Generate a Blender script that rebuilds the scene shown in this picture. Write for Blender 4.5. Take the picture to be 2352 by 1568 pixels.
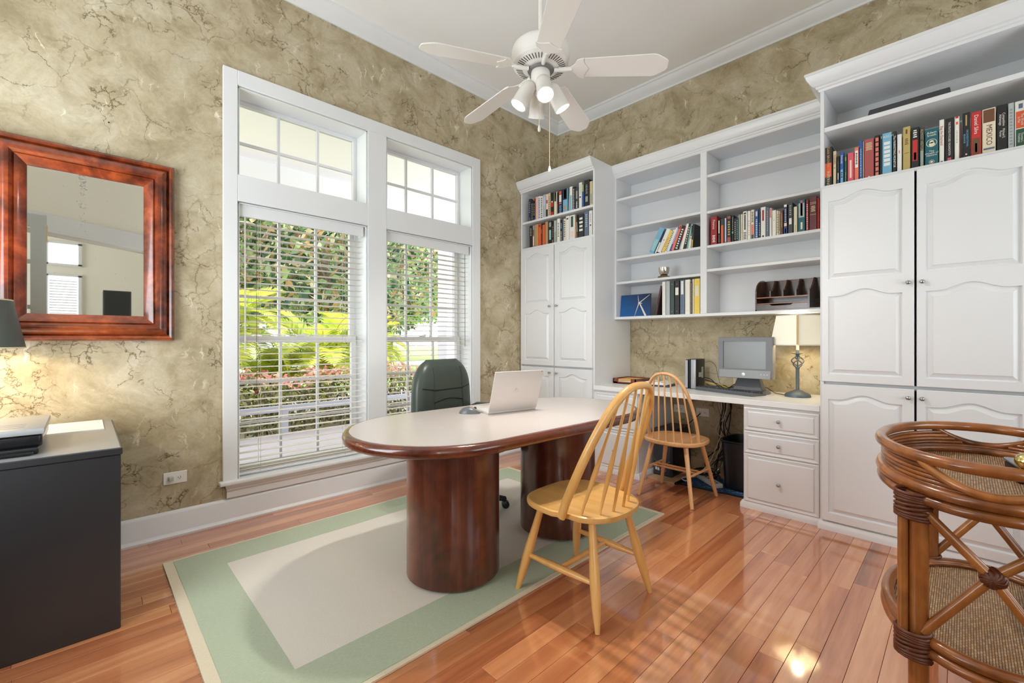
import bpy, bmesh, math, random
from mathutils import Vector, Matrix
import numpy as np

# ------------------------------------------------------------------ camera, world, sun, lights, exposure
for o in list(bpy.data.objects):
    bpy.data.objects.remove(o, do_unlink=True)
sc = bpy.context.scene
COL = sc.collection
R = math.radians
PI = math.pi
AZ = R(45.82)
cam_d = bpy.data.cameras.new('camera')
cam_d.sensor_width = 36.0
cam_d.lens = 1011.5 / 2352 * 36.0
cam_d.shift_y = -5.0 / 2352
cam_d.clip_start = 0.02
cam_d.clip_end = 400
cam = bpy.data.objects.new('camera', cam_d)
cam.location = (0, 0, 1.2)
cam.rotation_euler = (PI / 2, 0, AZ - PI / 2)
COL.objects.link(cam)
sc.camera = cam
sc.view_settings.view_transform = 'Standard'
sc.view_settings.look = 'None'
sc.view_settings.gamma = 1.0
sc.view_settings.exposure = 0.55
sc.view_settings.use_curve_mapping = False
try:
    sc.cycles.use_denoising = True
    sc.cycles.max_bounces = 8
    sc.cycles.diffuse_bounces = 6
    sc.cycles.glossy_bounces = 3
    sc.cycles.transmission_bounces = 4
    sc.cycles.transparent_max_bounces = 14
    sc.cycles.use_adaptive_sampling = True
    sc.cycles.adaptive_threshold = 0.03
    sc.cycles.caustics_reflective = False
    sc.cycles.caustics_refractive = False
    sc.cycles.sample_clamp_indirect = 6.0
except Exception:
    pass
wd = bpy.data.worlds.new('daylight_sky')
sc.world = wd
wd.use_nodes = True
_bg = wd.node_tree.nodes['Background']
_bg.inputs['Color'].default_value = (0.86, 0.93, 1.0, 1)
_bg.inputs['Strength'].default_value = 2.7


def light(name, kind, loc, energy, color=(1, 1, 1), size=None, size_y=None, aim=None, **kw):
    d = bpy.data.lights.new(name, kind)
    d.energy = energy
    d.color = color
    if kind == 'AREA':
        d.shape = 'RECTANGLE'
        d.size = size
        d.size_y = size_y or size
    elif kind in ('POINT', 'SPOT') and size:
        d.shadow_soft_size = size
    for k, v in kw.items():
        setattr(d, k, v)
    o = bpy.data.objects.new(name, d)
    o.location = loc
    if aim is not None:
        o.rotation_euler = Vector(aim).to_track_quat('-Z', 'Y').to_euler()
    COL.objects.link(o)
    return o


sun = light('sun', 'SUN', (0, 20, 20), 5.5, (1.0, 0.96, 0.88), aim=(0.55, 0.12, -1.0))
sun.data.angle = R(1.5)
# added fill lights out of view: west wall, rear wall and foyer
light('west_fill_light', 'AREA', (-1.5, 2.2, 1.7), 94, (0.86, 0.94, 1.0), 1.9, 2.4, aim=(1, 0.5, 0.7))
light('rear_fill_light', 'AREA', (2.2, -2.05, 1.7), 46, (0.86, 0.94, 1.0), 1.9, 2.4, aim=(-0.2, 1, 0.9))
light('foyer_fill_light', 'AREA', (-3.3, -3.9, 1.9), 60, (0.94, 0.97, 1.0), 1.6, 2.2, aim=(1, -0.25, 0.1))

# ------------------------------------------------------------------ mesh helpers
SEED = random.Random(7)


class MB:
    """collects verts and faces; off is subtracted so that parts can be given in room coordinates"""

    def __init__(self, off=None):
        self.v = []
        self.f = []
        self.o = Vector(off.location) if hasattr(off, 'location') else Vector(off or (0, 0, 0))

    def add(self, vs, fs):
        b = len(self.v)
        o = self.o
        self.v += [(p[0] - o.x, p[1] - o.y, p[2] - o.z) for p in vs]
        self.f += [tuple(i + b for i in f) for f in fs]
        return self

    def box(self, x0, x1, y0, y1, z0, z1):
        return self.add([(x0, y0, z0), (x1, y0, z0), (x1, y1, z0), (x0, y1, z0),
                         (x0, y0, z1), (x1, y0, z1), (x1, y1, z1), (x0, y1, z1)],
                        [(0, 3, 2, 1), (4, 5, 6, 7), (0, 1, 5, 4), (1, 2, 6, 5), (2, 3, 7, 6), (3, 0, 4, 7)])

    def obox(self, c, ax, ay, az, hx, hy, hz):
        c, ax, ay, az = Vector(c), Vector(ax), Vector(ay), Vector(az)
        vs = [c + ax * (sx * hx) + ay * (sy * hy) + az * (sz * hz)
              for sz in (-1, 1) for sx, sy in ((-1, -1), (1, -1), (1, 1), (-1, 1))]
        return self.add(vs, [(0, 3, 2, 1), (4, 5, 6, 7), (0, 1, 5, 4), (1, 2, 6, 5), (2, 3, 7, 6), (3, 0, 4, 7)])

    def ring_loft(self, rings, closed=False, caps=True):
        n = len(rings[0])
        vs = [p for r in rings for p in r]
        fs = []
        m = len(rings)
        for i in range(m if closed else m - 1):
            a = i * n
            b = ((i + 1) % m) * n
            for j in range(n):
                k = (j + 1) % n
                fs.append((a + j, a + k, b + k, b + j))
        if caps and not closed:
            fs.append(tuple(range(n - 1, -1, -1)))
            fs.append(tuple((m - 1) * n + j for j in range(n)))
        return self.add(vs, fs)

    def tube(self, path, r, n=8, closed=False, flat=1.0, up=None):
        """tube along a path; r a number or one per point; flat scales the second cross axis"""
        P = [Vector(p) for p in path]
        m = len(P)
        rs = r if isinstance(r, (list, tuple)) else [r] * m
        rings = []
        prev = None
        for i in range(m):
            if closed:
                t = P[(i + 1) % m] - P[i - 1]
            else:
                t = P[min(i + 1, m - 1)] - P[max(i - 1, 0)]
            t.normalize()
            if up is not None:
                a = Vector(up) - t * t.dot(Vector(up))
            elif prev is None:
                ref = Vector((0, 0, 1)) if abs(t.z) < 0.9 else Vector((1, 0, 0))
                a = ref - t * t.dot(ref)
            else:
                a = prev - t * t.dot(prev)
            a.normalize()
            prev = a
            b = t.cross(a)
            rings.append([P[i] + a * (math.cos(2 * PI * k / n) * rs[i]) + b * (math.sin(2 * PI * k / n) * rs[i] * flat)
                          for k in range(n)])
        return self.ring_loft(rings, closed)

    def cyl(self, p0, p1, r0, r1=None, n=14):
        return self.tube([p0, p1], [r0, r0 if r1 is None else r1], n)

    def lathe(self, prof, c=(0, 0, 0), n=24, axis=None, caps=True):
        """prof: list of (radius, height along axis)"""
        c = Vector(c)
        az = Vector(axis or (0, 0, 1)).normalized()
        ref = Vector((1, 0, 0)) if abs(az.x) < 0.9 else Vector((0, 1, 0))
        ax = (ref - az * az.dot(ref)).normalized()
        ay = az.cross(ax)
        rings = [[c + az * h + ax * (math.cos(2 * PI * k / n) * max(r, 1e-5)) + ay * (math.sin(2 * PI * k / n) * max(r, 1e-5))
                  for k in range(n)] for r, h in prof]
        return self.ring_loft(rings, False, caps)

    def prism(self, outline, z0, z1, plane='xy'):
        """outline extruded along the third axis"""
        def P(a, b, c):
            return {'xy': (a, b, c), 'xz': (a, c, b), 'yz': (c, a, b)}[plane]
        n = len(outline)
        vs = [P(a, b, z0) for a, b in outline] + [P(a, b, z1) for a, b in outline]
        fs = [(i, (i + 1) % n, n + (i + 1) % n, n + i) for i in range(n)]
        fs.append(tuple(range(n - 1, -1, -1)))
        fs.append(tuple(range(n, 2 * n)))
        return self.add(vs, fs)

    def quad(self, a, b, c, d):
        return self.add([a, b, c, d], [(0, 1, 2, 3)])

    def sphere(self, c, rx, ry=None, rz=None, n=14, m=8):
        ry = rx if ry is None else ry
        rz = rx if rz is None else rz
        rings = []
        for i in range(m + 1):
            a = -PI / 2 + PI * i / m
            rr = max(math.cos(a), 1e-3)
            rings.append([(c[0] + rx * rr * math.cos(2 * PI * k / n), c[1] + ry * rr * math.sin(2 * PI * k / n),
                           c[2] + rz * math.sin(a)) for k in range(n)])
        return self.ring_loft(rings)

    def mesh(self, name, bevel=0.0, segs=1, smooth=None):
        me = bpy.data.meshes.new(name)
        me.from_pydata([tuple(p) for p in self.v], [], self.f)
        bm = bmesh.new()
        bm.from_mesh(me)
        bmesh.ops.recalc_face_normals(bm, faces=bm.faces)
        if bevel:
            es = [e for e in bm.edges if len(e.link_faces) == 2 and e.calc_face_angle(0) > R(35)]
            bmesh.ops.bevel(bm, geom=es, offset=bevel, segments=segs, profile=0.6, affect='EDGES', clamp_overlap=True)
        bm.to_mesh(me)
        bm.free()
        if smooth is not None:
            me.shade_smooth()
            me.set_sharp_from_angle(angle=R(smooth))
        return me


def link(name, me, parent=None, loc=(0, 0, 0), rot=None, scale=None):
    o = bpy.data.objects.new(name, me)
    COL.objects.link(o)
    o.location = loc
    if rot is not None:
        o.rotation_euler = rot
    if scale is not None:
        o.scale = scale
    if parent is not None:
        o.parent = parent
    return o


def part(name, mb, m, parent=None, bevel=0.0, segs=1, smooth=None, label=None, kind=None):
    me = mb.mesh(name, bevel, segs, smooth)
    me.materials.append(m)
    loc = tuple(mb.o) if parent is None else (0, 0, 0)
    o = link(name, me, parent, loc)
    if label:
        o['label'] = label
    if kind:
        o['kind'] = kind
    return o


def thing(name, label, cat, loc=(0, 0, 0), rz=0.0, group=None):
    o = bpy.data.objects.new(name, None)
    COL.objects.link(o)
    o.empty_display_size = 0.05
    o.location = loc
    o.rotation_euler = (0, 0, rz)
    o['label'] = label
    o['category'] = cat
    if group:
        o['group'] = group
    return o


def tag(o, label, cat, group=None, kind=None):
    o['label'] = label
    o['category'] = cat
    if group:
        o['group'] = group
    if kind:
        o['kind'] = kind
    return o


def struct(name, mb=None, m=None, label=None, bevel=0.0, smooth=None, loc=(0, 0, 0)):
    if mb is None:
        o = bpy.data.objects.new(name, None)
        COL.objects.link(o)
        o.location = loc
    else:
        o = part(name, mb, m, None, bevel, 1, smooth)
    o['kind'] = 'structure'
    if label:
        o['label'] = label
    return o


# ------------------------------------------------------------------ material helpers
MATS = {}


def _s(v):
    v /= 255.0
    return v / 12.92 if v <= 0.04045 else ((v + 0.055) / 1.055) ** 2.4


def rgb(r, g, b):
    return (_s(r), _s(g), _s(b), 1.0)


def new_mat(name):
    m = bpy.data.materials.new(name)
    m.use_nodes = True
    nt = m.node_tree
    return m, nt, nt.nodes['Principled BSDF']


def N(nt, kind, **kw):
    n = nt.nodes.new(kind)
    for k, v in kw.items():
        if k in n.inputs:
            n.inputs[k].default_value = v
        else:
            setattr(n, k, v)
    return n


def L(nt, a, b):
    nt.links.new(a, b)


def mat(name, col, rough=0.5, metal=0.0, spec=0.5, coat=0.0, coat_rough=0.1, vary=0.0, scale=20.0, bump=0.0, bscale=200.0,
        emit=None, estr=0.0, trans=0.0, sheen=0.0, ior=None):
    key = name
    if key in MATS:
        return MATS[key]
    m, nt, p = new_mat(name)
    p.inputs['Base Color'].default_value = col
    p.inputs['Roughness'].default_value = rough
    p.inputs['Metallic'].default_value = metal
    p.inputs['Specular IOR Level'].default_value = spec
    p.inputs['Coat Weight'].default_value = coat
    p.inputs['Coat Roughness'].default_value = coat_rough
    p.inputs['Transmission Weight'].default_value = trans
    p.inputs['Sheen Weight'].default_value = sheen
    if ior:
        p.inputs['IOR'].default_value = ior
    if emit is not None:
        p.inputs['Emission Color'].default_value = emit
        p.inputs['Emission Strength'].default_value = estr
    geo = N(nt, 'ShaderNodeNewGeometry')
    n1 = N(nt, 'ShaderNodeTexNoise', Scale=scale, Detail=4.0)
    L(nt, geo.outputs['Position'], n1.inputs['Vector'])
    if vary > 0:
        mr = N(nt, 'ShaderNodeMapRange')
        mr.inputs['To Min'].default_value = 1 - vary
        mr.inputs['To Max'].default_value = 1 + vary
        L(nt, n1.outputs['Fac'], mr.inputs['Value'])
        mx = N(nt, 'ShaderNodeMix', data_type='RGBA', blend_type='MULTIPLY')
        mx.inputs[0].default_value = 1.0
        mx.inputs[6].default_value = col
        L(nt, mr.outputs['Result'], mx.inputs[7])
        L(nt, mx.outputs[2], p.inputs['Base Color'])
    if bump > 0:
        n2 = N(nt, 'ShaderNodeTexNoise', Scale=bscale, Detail=3.0)
        L(nt, geo.outputs['Position'], n2.inputs['Vector'])
        b = N(nt, 'ShaderNodeBump', Strength=bump, Distance=0.002)
        L(nt, n2.outputs['Fac'], b.inputs['Height'])
        L(nt, b.outputs['Normal'], p.inputs['Normal'])
    MATS[key] = m
    return m


def wood(name, stops, axis='X', grain=26.0, stretch=0.05, rough=0.35, coat=0.3, coat_rough=0.12, rnd=0.35, figure=0.0, space='world'):
    """procedural wood: noise stretched along an axis, colour ramp, per-object variation"""
    if name in MATS:
        return MATS[name]
    m, nt, p = new_mat(name)
    p.inputs['Roughness'].default_value = rough
    p.inputs['Coat Weight'].default_value = coat
    p.inputs['Coat Roughness'].default_value = coat_rough
    geo = N(nt, 'ShaderNodeNewGeometry')
    src = geo.outputs['Position']
    if space == 'object':
        src = N(nt, 'ShaderNodeTexCoord').outputs['Object']
    oi = N(nt, 'ShaderNodeObjectInfo')
    off = N(nt, 'ShaderNodeVectorMath', operation='SCALE')
    off.inputs[0].default_value = (13.1, 7.7, 5.3)
    L(nt, oi.outputs['Random'], off.inputs['Scale'])
    ad = N(nt, 'ShaderNodeVectorMath', operation='ADD')
    L(nt, src, ad.inputs[0])
    L(nt, off.outputs[0], ad.inputs[1])
    mp = N(nt, 'ShaderNodeMapping')
    s = [1.0, 1.0, 1.0]
    s['XYZ'.index(axis)] = stretch
    mp.inputs['Scale'].default_value = s
    L(nt, ad.outputs[0], mp.inputs['Vector'])
    big = N(nt, 'ShaderNodeTexNoise', Scale=grain * 0.25, Detail=3.0, Distortion=1.6)
    fine = N(nt, 'ShaderNodeTexNoise', Scale=grain * 2.2, Detail=5.0, Roughness=0.65)
    L(nt, mp.outputs[0], big.inputs['Vector'])
    L(nt, mp.outputs[0], fine.inputs['Vector'])
    sm = N(nt, 'ShaderNodeMath', operation='MULTIPLY_ADD')
    L(nt, fine.outputs['Fac'], sm.inputs[0])
    sm.inputs[1].default_value = 0.45
    L(nt, big.outputs['Fac'], sm.inputs[2])
    rn = N(nt, 'ShaderNodeMath', operation='MULTIPLY_ADD')
    L(nt, oi.outputs['Random'], rn.inputs[0])
    rn.inputs[1].default_value = rnd
    L(nt, sm.outputs[0], rn.inputs[2])
    sb = N(nt, 'ShaderNodeMath', operation='SUBTRACT')
    L(nt, rn.outputs[0], sb.inputs[0])
    sb.inputs[1].default_value = 0.225 + rnd * 0.5
    cr = N(nt, 'ShaderNodeValToRGB')
    els = cr.color_ramp.elements
    els[0].position, els[0].color = stops[0]
    els[1].position, els[1].color = stops[-1]
    for pos, c in stops[1:-1]:
        e = els.new(pos)
        e.color = c
    L(nt, sb.outputs[0], cr.inputs['Fac'])
    out = cr.outputs['Color']
    if figure > 0:
        wv = N(nt, 'ShaderNodeTexNoise', Scale=grain * 0.12, Detail=2.0, Distortion=4.0)
        L(nt, ad.outputs[0], wv.inputs['Vector'])
        mr = N(nt, 'ShaderNodeMapRange')
        mr.inputs['From Min'].default_value = 0.35
        mr.inputs['From Max'].default_value = 0.65
        mr.inputs['To Min'].default_value = 1 - figure
        mr.inputs['To Max'].default_value = 1 + figure
        L(nt, wv.outputs['Fac'], mr.inputs['Value'])
        mx = N(nt, 'ShaderNodeMix', data_type='RGBA', blend_type='MULTIPLY')
        mx.inputs[0].default_value = 1.0
        L(nt, out, mx.inputs[6])
        L(nt, mr.outputs[0], mx.inputs[7])
        out = mx.outputs[2]
    L(nt, out, p.inputs['Base Color'])
    bp = N(nt, 'ShaderNodeBump', Strength=0.06, Distance=0.001)
    L(nt, fine.outputs['Fac'], bp.inputs['Height'])
    L(nt, bp.outputs['Normal'], p.inputs['Normal'])
    MATS[name] = m
    return m


def marble_paper():
    m, nt, p = new_mat('marbled_wallpaper')
    p.inputs['Roughness'].default_value = 0.62
    p.inputs['Specular IOR Level'].default_value = 0.3
    geo = N(nt, 'ShaderNodeNewGeometry')
    pos = geo.outputs['Position']
    # x and y share one running coordinate so that both walls carry the same print
    sx = N(nt, 'ShaderNodeSeparateXYZ')
    L(nt, pos, sx.inputs[0])
    sub = N(nt, 'ShaderNodeMath', operation='SUBTRACT')
    L(nt, sx.outputs[0], sub.inputs[0])
    L(nt, sx.outputs[1], sub.inputs[1])
    cb = N(nt, 'ShaderNodeCombineXYZ')
    L(nt, sub.outputs[0], cb.inputs[0])
    L(nt, sx.outputs[2], cb.inputs[1])
    uv = cb.outputs[0]
    dn = N(nt, 'ShaderNodeTexNoise', Scale=3.2, Detail=6.0, Roughness=0.62)
    L(nt, uv, dn.inputs['Vector'])
    d0 = N(nt, 'ShaderNodeVectorMath', operation='SUBTRACT')
    L(nt, dn.outputs['Color'], d0.inputs[0])
    d0.inputs[1].default_value = (0.5, 0.5, 0.5)
    d1 = N(nt, 'ShaderNodeVectorMath', operation='SCALE')
    L(nt, d0.outputs[0], d1.inputs[0])
    d1.inputs['Scale'].default_value = 0.32
    wv = N(nt, 'ShaderNodeVectorMath', operation='ADD')
    L(nt, uv, wv.inputs[0])
    L(nt, d1.outputs[0], wv.inputs[1])

    def veins(scale, lo, hi, mscale, mlo, mhi, seed):
        v = N(nt, 'ShaderNodeTexVoronoi', feature='DISTANCE_TO_EDGE', Scale=scale)
        sh = N(nt, 'ShaderNodeVectorMath', operation='ADD')
        sh.inputs[1].default_value = (seed, seed * 0.7, 0)
        L(nt, wv.outputs[0], sh.inputs[0])
        L(nt, sh.outputs[0], v.inputs['Vector'])
        a = N(nt, 'ShaderNodeMapRange', interpolation_type='SMOOTHSTEP')
        a.inputs['From Min'].default_value = lo
        a.inputs['From Max'].default_value = hi
        a.inputs['To Min'].default_value = 1.0
        a.inputs['To Max'].default_value = 0.0
        L(nt, v.outputs['Distance'], a.inputs['Value'])
        k = N(nt, 'ShaderNodeTexNoise', Scale=mscale, Detail=3.0, Roughness=0.6)
        s2 = N(nt, 'ShaderNodeVectorMath', operation='ADD')
        s2.inputs[1].default_value = (seed * 2.3, 4.1 - seed, 0)
        L(nt, uv, s2.inputs[0])
        L(nt, s2.outputs[0], k.inputs['Vector'])
        b = N(nt, 'ShaderNodeMapRange', interpolation_type='SMOOTHSTEP')
        b.inputs['From Min'].default_value = mlo
        b.inputs['From Max'].default_value = mhi
        L(nt, k.outputs['Fac'], b.inputs['Value'])
        q = N(nt, 'ShaderNodeMath', operation='MULTIPLY')
        L(nt, a.outputs[0], q.inputs[0])
        L(nt, b.outputs[0], q.inputs[1])
        return q.outputs[0]

    cloud = N(nt, 'ShaderNodeTexNoise', Scale=3.4, Detail=8.0, Roughness=0.62, Distortion=0.8)
    L(nt, uv, cloud.inputs['Vector'])
    cr = N(nt, 'ShaderNodeValToRGB')
    e = cr.color_ramp.elements
    e[0].position, e[0].color = 0.28, rgb(152, 138, 108)
    e[1].position, e[1].color = 0.74, rgb(208, 199, 176)
    x = e.new(0.5)
    x.color = rgb(182, 169, 140)
    L(nt, cloud.outputs['Fac'], cr.inputs['Fac'])
    col = cr.outputs['Color']

    def mixin(col, fac, c, strength):
        f = N(nt, 'ShaderNodeMath', operation='MULTIPLY')
        L(nt, fac, f.inputs[0])
        f.inputs[1].default_value = strength
        mx = N(nt, 'ShaderNodeMix', data_type='RGBA')
        L(nt, f.outputs[0], mx.inputs[0])
        L(nt, col, mx.inputs[6])
        mx.inputs[7].default_value = c
        return mx.outputs[2]

    # pale feathered strokes
    ms = N(nt, 'ShaderNodeMapping')
    ms.inputs['Rotation'].default_value = (0, 0, 0.9)
    ms.inputs['Scale'].default_value = (34, 6, 1)
    L(nt, wv.outputs[0], ms.inputs['Vector'])
    st = N(nt, 'ShaderNodeTexNoise', Scale=1.0, Detail=3.0)
    L(nt, ms.outputs[0], st.inputs['Vector'])
    sa = N(nt, 'ShaderNodeMapRange', interpolation_type='SMOOTHSTEP')
    sa.inputs['From Min'].default_value = 0.58
    sa.inputs['From Max'].default_value = 0.72
    L(nt, st.outputs['Fac'], sa.inputs['Value'])
    sk = N(nt, 'ShaderNodeTexNoise', Scale=4.3, Detail=2.0)
    L(nt, uv, sk.inputs['Vector'])
    sb = N(nt, 'ShaderNodeMapRange', interpolation_type='SMOOTHSTEP')
    sb.inputs['From Min'].default_value = 0.48
    sb.inputs['From Max'].default_value = 0.64
    L(nt, sk.outputs['Fac'], sb.inputs['Value'])
    sq = N(nt, 'ShaderNodeMath', operation='MULTIPLY')
    L(nt, sa.outputs[0], sq.inputs[0])
    L(nt, sb.outputs[0], sq.inputs[1])
    fm = N(nt, 'ShaderNodeTexNoise', Scale=22.0, Detail=6.0, Roughness=0.7, Distortion=1.2)
    L(nt, wv.outputs[0], fm.inputs['Vector'])
    fr_ = N(nt, 'ShaderNodeMapRange')
    fr_.inputs['From Min'].default_value = 0.3
    fr_.inputs['From Max'].default_value = 0.7
    fr_.inputs['To Min'].default_value = 0.86
    fr_.inputs['To Max'].default_value = 1.12
    L(nt, fm.outputs['Fac'], fr_.inputs['Value'])
    fx = N(nt, 'ShaderNodeMix', data_type='RGBA', blend_type='MULTIPLY')
    fx.inputs[0].default_value = 1.0
    L(nt, col, fx.inputs[6])
    L(nt, fr_.outputs[0], fx.inputs[7])
    col = fx.outputs[2]
    col = mixin(col, sq.outputs[0], rgb(236, 228, 204), 0.85)
    col = mixin(col, veins(3.6, 0.0, 0.022, 2.0, 0.44, 0.60, 1.7), rgb(126, 104, 70), 0.6)
    col = mixin(col, veins(3.9, 0.0, 0.012, 2.7, 0.47, 0.60, 5.2), rgb(86, 66, 38), 0.9)
    col = mixin(col, veins(15.0, 0.0, 0.07, 4.2, 0.56, 0.64, 8.9), rgb(96, 76, 46), 0.85)
    col = mixin(col, veins(3.9, 0.008, 0.06, 2.7, 0.55, 0.68, 5.2), rgb(140, 120, 84), 0.45)
    L(nt, col, p.inputs['Base Color'])
    return m


WHITE = mat('white_cabinet_paint', rgb(226, 227, 229), 0.34, coat=0.15, coat_rough=0.2)
TRIM = mat('white_trim_paint', rgb(226, 227, 228), 0.4)
CEIL = mat('ceiling_paint', rgb(240, 239, 237), 0.85, bump=0.35, bscale=55.0)
CREAM = mat('cream_wall_paint', rgb(238, 235, 222), 0.8)
PAPER = marble_paper()
CHROME = mat('brushed_nickel', rgb(176, 174, 172), 0.28, 1.0)
BLACKP = mat('black_plastic', rgb(26, 26, 28), 0.38)
GLASS = None


def glass_mat():
    m = bpy.data.materials.new('window_glass')
    m.use_nodes = True
    nt = m.node_tree
    nt.nodes.clear()
    out = N(nt, 'ShaderNodeOutputMaterial')
    tr = N(nt, 'ShaderNodeBsdfTransparent')
    tr.inputs['Color'].default_value = (0.97, 0.985, 0.98, 1)
    gl = N(nt, 'ShaderNodeBsdfGlossy', Roughness=0.02)
    fr = N(nt, 'ShaderNodeFresnel', IOR=1.22)
    mx = N(nt, 'ShaderNodeMixShader')
    L(nt, fr.outputs[0], mx.inputs[0])
    L(nt, tr.outputs[0], mx.inputs[1])
    L(nt, gl.outputs[0], mx.inputs[2])
    L(nt, mx.outputs[0], out.inputs[0])
    return m


GLASS = glass_mat()

OAK = wood('oak_floor', [(0.08, rgb(120, 62, 34)), (0.34, rgb(184, 108, 66)), (0.62, rgb(212, 140, 92)), (0.95, rgb(236, 178, 130))],
           'X', 22.0, 0.07, 0.3, 1.0, 0.07, 0.42)
OAK.node_tree.nodes['Principled BSDF'].inputs['Coat IOR'].default_value = 2.0
MAPLE = wood('honey_maple', [(0.1, rgb(198, 140, 70)), (0.5, rgb(224, 172, 100)), (0.9, rgb(238, 194, 126))], 'Z', 20, 0.06, 0.34, 0.35, 0.15, 0.1)
BEECH = wood('pale_beech', [(0.1, rgb(190, 132, 80)), (0.5, rgb(220, 166, 112)), (0.9, rgb(236, 190, 142))], 'Z', 20, 0.06, 0.38, 0.25, 0.2, 0.1)
MAHOG = wood('mahogany', [(0.1, rgb(46, 18, 11)), (0.5, rgb(88, 40, 24)), (0.9, rgb(122, 62, 38))], 'Z', 30, 0.05, 0.28, 0.6, 0.12, 0.1, figure=0.18)
MAHOGX = wood('mahogany_edge', [(0.1, rgb(52, 20, 12)), (0.5, rgb(96, 42, 25)), (0.9, rgb(134, 66, 40))], 'X', 30, 0.05, 0.22, 0.7, 0.08, 0.1, figure=0.1)
FLAME = wood('flame_veneer', [(0.15, rgb(60, 22, 10)), (0.45, rgb(118, 48, 22)), (0.7, rgb(158, 74, 34)), (0.95, rgb(186, 100, 52))], 'Y', 16, 1.0, 0.25, 0.6, 0.1, 0.2, figure=0.45)
RATTAN = wood('rattan_cane', [(0.1, rgb(92, 46, 16)), (0.5, rgb(146, 84, 36)), (0.9, rgb(184, 120, 60))], 'Z', 18, 0.3, 0.28, 0.5, 0.12, 0.3, figure=0.2)
BINDING = mat('leather_binding', rgb(98, 50, 28), 0.4, vary=0.35, scale=160)
DARKWOOD = wood('dark_walnut', [(0.1, rgb(26, 14, 10)), (0.5, rgb(62, 34, 24)), (0.9, rgb(104, 60, 42))], 'Z', 24, 0.08, 0.25, 0.5, 0.1, 0.2, figure=0.25)

# ------------------------------------------------------------------ room shell
WX, WY, CZ = 4.03, 3.37, 3.71
floor_base = struct('floor', MB().box(-3.7, 4.3, -5.2, 3.63, -0.09, -0.006), mat('floor_joint', rgb(92, 52, 32), 0.6),
                    'glossy reddish oak plank floor')


def project(x, y, z):
    X = x * math.sin(AZ) - y * math.cos(AZ)
    Z = x * math.cos(AZ) + y * math.sin(AZ)
    return (1176 + 1011.5 * X / Z, 779 - 1011.5 * (z - 1.2) / Z) if Z > 0.05 else None


plank_me = MB().box(0, 1, 0, 0.0838, -0.0055, 0.0).mesh('plank', 0.0007)
plank_me.materials.append(OAK)
rp = random.Random(11)
y = -0.55
nplank = 0
while y < WY - 0.02:
    x = -1.3 - rp.random() * 0.8
    while x < WX - 0.02:
        ln = rp.choice([0.42, 0.6, 0.78, 0.95, 1.15, 1.3]) + rp.random() * 0.1
        x1 = min(x + ln, WX)
        seen = False
        for px, py in ((x, y), (x1, y), (x, y + 0.08), (x1, y + 0.08), ((x + x1) / 2, y), ((x + x1) / 2, y + 0.08)):
            q = project(px, py, 0)
            if q and -60 < q[0] < 2420 and 700 < q[1] < 1640:
                seen = True
        if seen and x1 - x > 0.06:
            link('plank', plank_me, floor_base, (x, y, 0), None, (x1 - x - 0.0012, 1, 1))
            nplank += 1
        x = x1
    y += 0.085

# window wall with one opening for the window unit
w = MB()
w.box(-1.7, 0.69, WY, 3.63, 0, CZ)
w.box(2.77, WX + 0.1, WY, 3.63, 0, CZ)
w.box(0.69, 2.77, WY, 3.63, 0, 0.235)
w.box(0.69, 2.77, WY, 3.63, 2.92, CZ)
struct('wall_left', w, PAPER, 'olive and tan marbled wallpaper on the window wall')
struct('wall_right', MB().box(WX, WX + 0.1, -2.26, 3.63, 0, CZ), PAPER, 'marbled wallpaper behind the white bookcases')
struct('ceiling', MB().box(-3.7, 4.3, -5.2, 3.63, CZ, CZ + 0.1), CEIL, 'white textured ceiling')
struct('wall_back', MB().box(1.5, WX + 0.1, -2.26, -2.16, 0, CZ), CREAM, 'cream painted rear wall')
struct('wall_west', MB().box(-1.7, -1.6, 0.0, 3.4, 0, CZ), CREAM, 'cream painted wall beside the entry')
# angled entry wall with a wide cased opening (seen in the mirror)
A0, DV, NV = Vector((-1.6, 0.06, 0)), Vector((3.2, -2.22, 0)).normalized(), Vector((2.22, 3.2, 0)).normalized()


def ebox(mb, s0, s1, n0, n1, z0, z1):
    c = A0 + DV * ((s0 + s1) / 2) + NV * ((n0 + n1) / 2) + Vector((0, 0, (z0 + z1) / 2))
    return mb.obox(c, DV, NV, (0, 0, 1), (s1 - s0) / 2, (n1 - n0) / 2, (z1 - z0) / 2)


w = MB()
ebox(w, -0.1, 1.13, -0.12, 0, 0, CZ)
ebox(w, 2.83, 4.0, -0.12, 0, 0, CZ)
ebox(w, 1.13, 2.83, -0.12, 0, 2.44, CZ)
struct('wall_entry', w, CREAM, 'cream angled wall around the entry opening')
w = MB()
ebox(w, 1.02, 2.94, 0, 0.03, 2.46, 2.677)
ebox(w, 1.02, 1.13, 0, 0.025, 0, 2.46)
ebox(w, 2.83, 2.94, 0, 0.025, 0, 2.46)
struct('trim_4', w, TRIM, 'wide white casing over the entry opening', 0.004)
w = MB()
w.box(-3.6, -0.47, -5.1, -5.0, 0, CZ)
w.box(-0.08, 1.6, -5.1, -5.0, 0, CZ)
w.box(-0.47, -0.08, -5.1, -5.0, 0, 1.0)
w.box(-0.47, -0.08, -5.1, -5.0, 2.97, CZ)
w.box(-0.47, -0.08, -5.1, -5.0, 2.37, 2.6)
w.box(-3.7, -3.6, -5.1, 0.1, 0, CZ)
w.box(1.6, 1.7, -5.1, -2.16, 0, CZ)
w.box(-3.6, -1.6, 0.0, 0.1, 0, CZ)
struct('wall_foyer', w, CREAM, 'cream walls of the foyer')
w = MB()
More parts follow.
